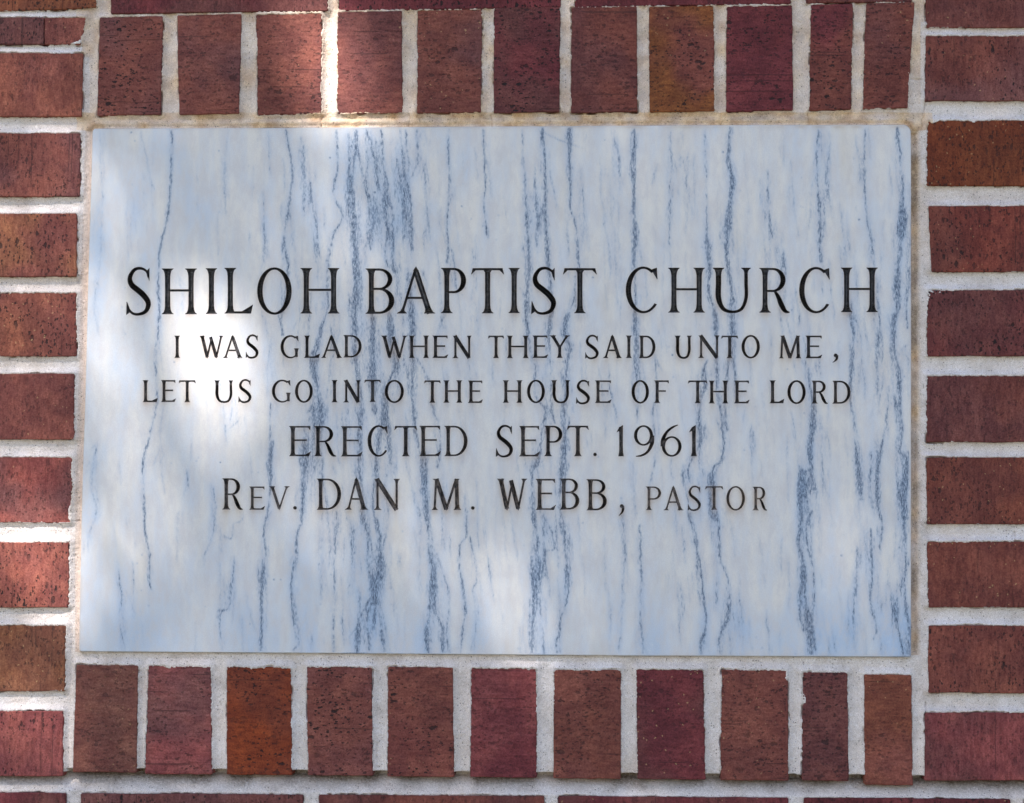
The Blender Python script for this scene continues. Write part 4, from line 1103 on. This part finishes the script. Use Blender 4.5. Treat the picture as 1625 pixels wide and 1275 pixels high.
# ------------------------------------------------------------------ tree between the sun and the wall: its gaps let spots of sun through
tree = empty('shade_tree', (-2.75, -4.9, 0), 'leafy broad crowned tree with grey brown trunk standing out in front of the wall', 'tree')
CEN = np.array([0.0, 0.0, ZC]) + SUN * 7.0
tr = np.random.default_rng(77)
e1 = np.cross(SUN, [0, 0, 1.0]); e1 /= np.linalg.norm(e1); e2 = np.cross(e1, SUN)
NL = 150000
# crown: flattened ellipsoid round CEN
uu = tr.uniform(-1, 1, (NL * 2, 3)); uu = uu[(uu ** 2).sum(1) < 1][:NL]
c0 = CEN + (uu[:, :1] * e1 * 2.3 + uu[:, 1:2] * e2 * 2.1 + uu[:, 2:] * SUN * 1.25)
n = len(c0)
d1 = tr.normal(size=(n, 3)); d1 /= np.linalg.norm(d1, axis=1)[:, None]
d2 = np.cross(d1, tr.normal(size=(n, 3))); d2 /= np.linalg.norm(d2, axis=1)[:, None]
ln = tr.uniform(.022, .034, (n, 1)); wd = ln * tr.uniform(.42, .6, (n, 1))
Q = np.stack([c0 - d1 * ln, c0 + d2 * wd, c0 + d1 * ln, c0 - d2 * wd], 1)


def shadow_px(P):
    t = P[..., 1] / SUN[1]
    return from_wall(P[..., 0] - t * SUN[0], P[..., 2] - t * SUN[2])


HOLES = [(530, 112, 40, 66), (515, 60, 20, 24), (318, 538, 40, 28), (358, 588, 42, 26), (385, 632, 10, 10), (190, 612, 20, 22), (545, 388, 28, 32), (1030, 240, 21, 23), (460, 95, 12, 30), (40, 862, 38, 30), (75, 888, 22, 22),
         (118, 962, 22, 28), (505, 845, 18, 20), (925, 930, 18, 18), (822, 955, 23, 26), (75, 425, 24, 16), (45, 1112, 24, 18), (300, 1110, 16, 16), (1352, 858, 17, 20), (190, 455, 12, 16), (60, 520, 14, 16),
         (95, 275, 16, 14), (60, 345, 14, 14), (170, 880, 16, 20), (60, 700, 14, 14), (1100, 960, 13, 13), (160, 700, 16, 20), (60, 1180, 18, 18), (660, 900, 12, 14), (170, 540, 14, 14), (150, 300, 10, 16), (1270, 235, 12, 12)]
qx, qy = shadow_px(Q)
kill = np.zeros(n, bool)
for hx, hy, rx, ry in HOLES:
    kill |= (((qx - hx) / rx) ** 2 + ((qy - hy) / ry) ** 2 < 1).any(1)
    mx, my = qx.mean(1), qy.mean(1)
    kill |= (((mx - hx) / rx) ** 2 + ((my - hy) / ry) ** 2 < 1)
mx, my = qx.mean(1), qy.mean(1)
# the crown is a little thinner towards the left
p_keep = np.interp(mx, [-400, 60, 180, 400, 800, 1300], [.28, .38, .56, .80, .94, 1.0])
kill |= tr.random(n) > p_keep
Q = Q[~kill]; n = len(Q)
mesh_np('crown', Q.reshape(-1, 3) - np.array([-2.75, -4.9, 0]), np.arange(n * 4).reshape(n, 4), MLEAF, False, tree)
print('leaves', n)


def limb(points, radii, name):
    V = []; F = []; S = 9
    P = [np.array(p, float) for p in points]
    for i, p in enumerate(P):
        t = P[min(i + 1, len(P) - 1)] - P[max(i - 1, 0)]; t /= np.linalg.norm(t)
        a = np.cross(t, [0.3, 1, 0.1]); a /= np.linalg.norm(a); b = np.cross(t, a)
        for k in range(S):
            an = 2 * math.pi * k / S; V.append(p + radii[i] * (a * math.cos(an) + b * math.sin(an)))
    for i in range(len(P) - 1):
        for k in range(S): F.append((i * S + k, i * S + (k + 1) % S, (i + 1) * S + (k + 1) % S, (i + 1) * S + k))
    return np.array(V), np.array(F)


base = np.array([-2.75, -4.9, 0])
tV, tF = limb([(0, 0, -.2), (.03, .05, 1.2), (-.02, .12, 2.6), (.05, .3, 3.9), (.2, .7, 5.0), (.4, 1.1, 6.0)], [.24, .19, .16, .13, .08, .03], 'trunk')
off = 0; VV = [tV]; FF = [tF]; off = len(tV)
for k in range(7):
    a = 2 * math.pi * k / 7; p0 = np.array([.05, .25, 3.6 + .15 * k]); p1 = p0 + np.array([math.cos(a) * .9, math.sin(a) * .9 - .3, 1.3]); p2 = p1 + np.array([math.cos(a) * .7, math.sin(a) * .6 - .2, .9])
    v, f = limb([p0, (p0 + p1) / 2 + [0, 0, .15], p1, p2], [.07, .055, .035, .01], 'limb')
    VV.append(v); FF.append(f + off); off += len(v)
mesh_np('trunk', np.concatenate(VV), np.concatenate(FF), MBARK, True, tree)
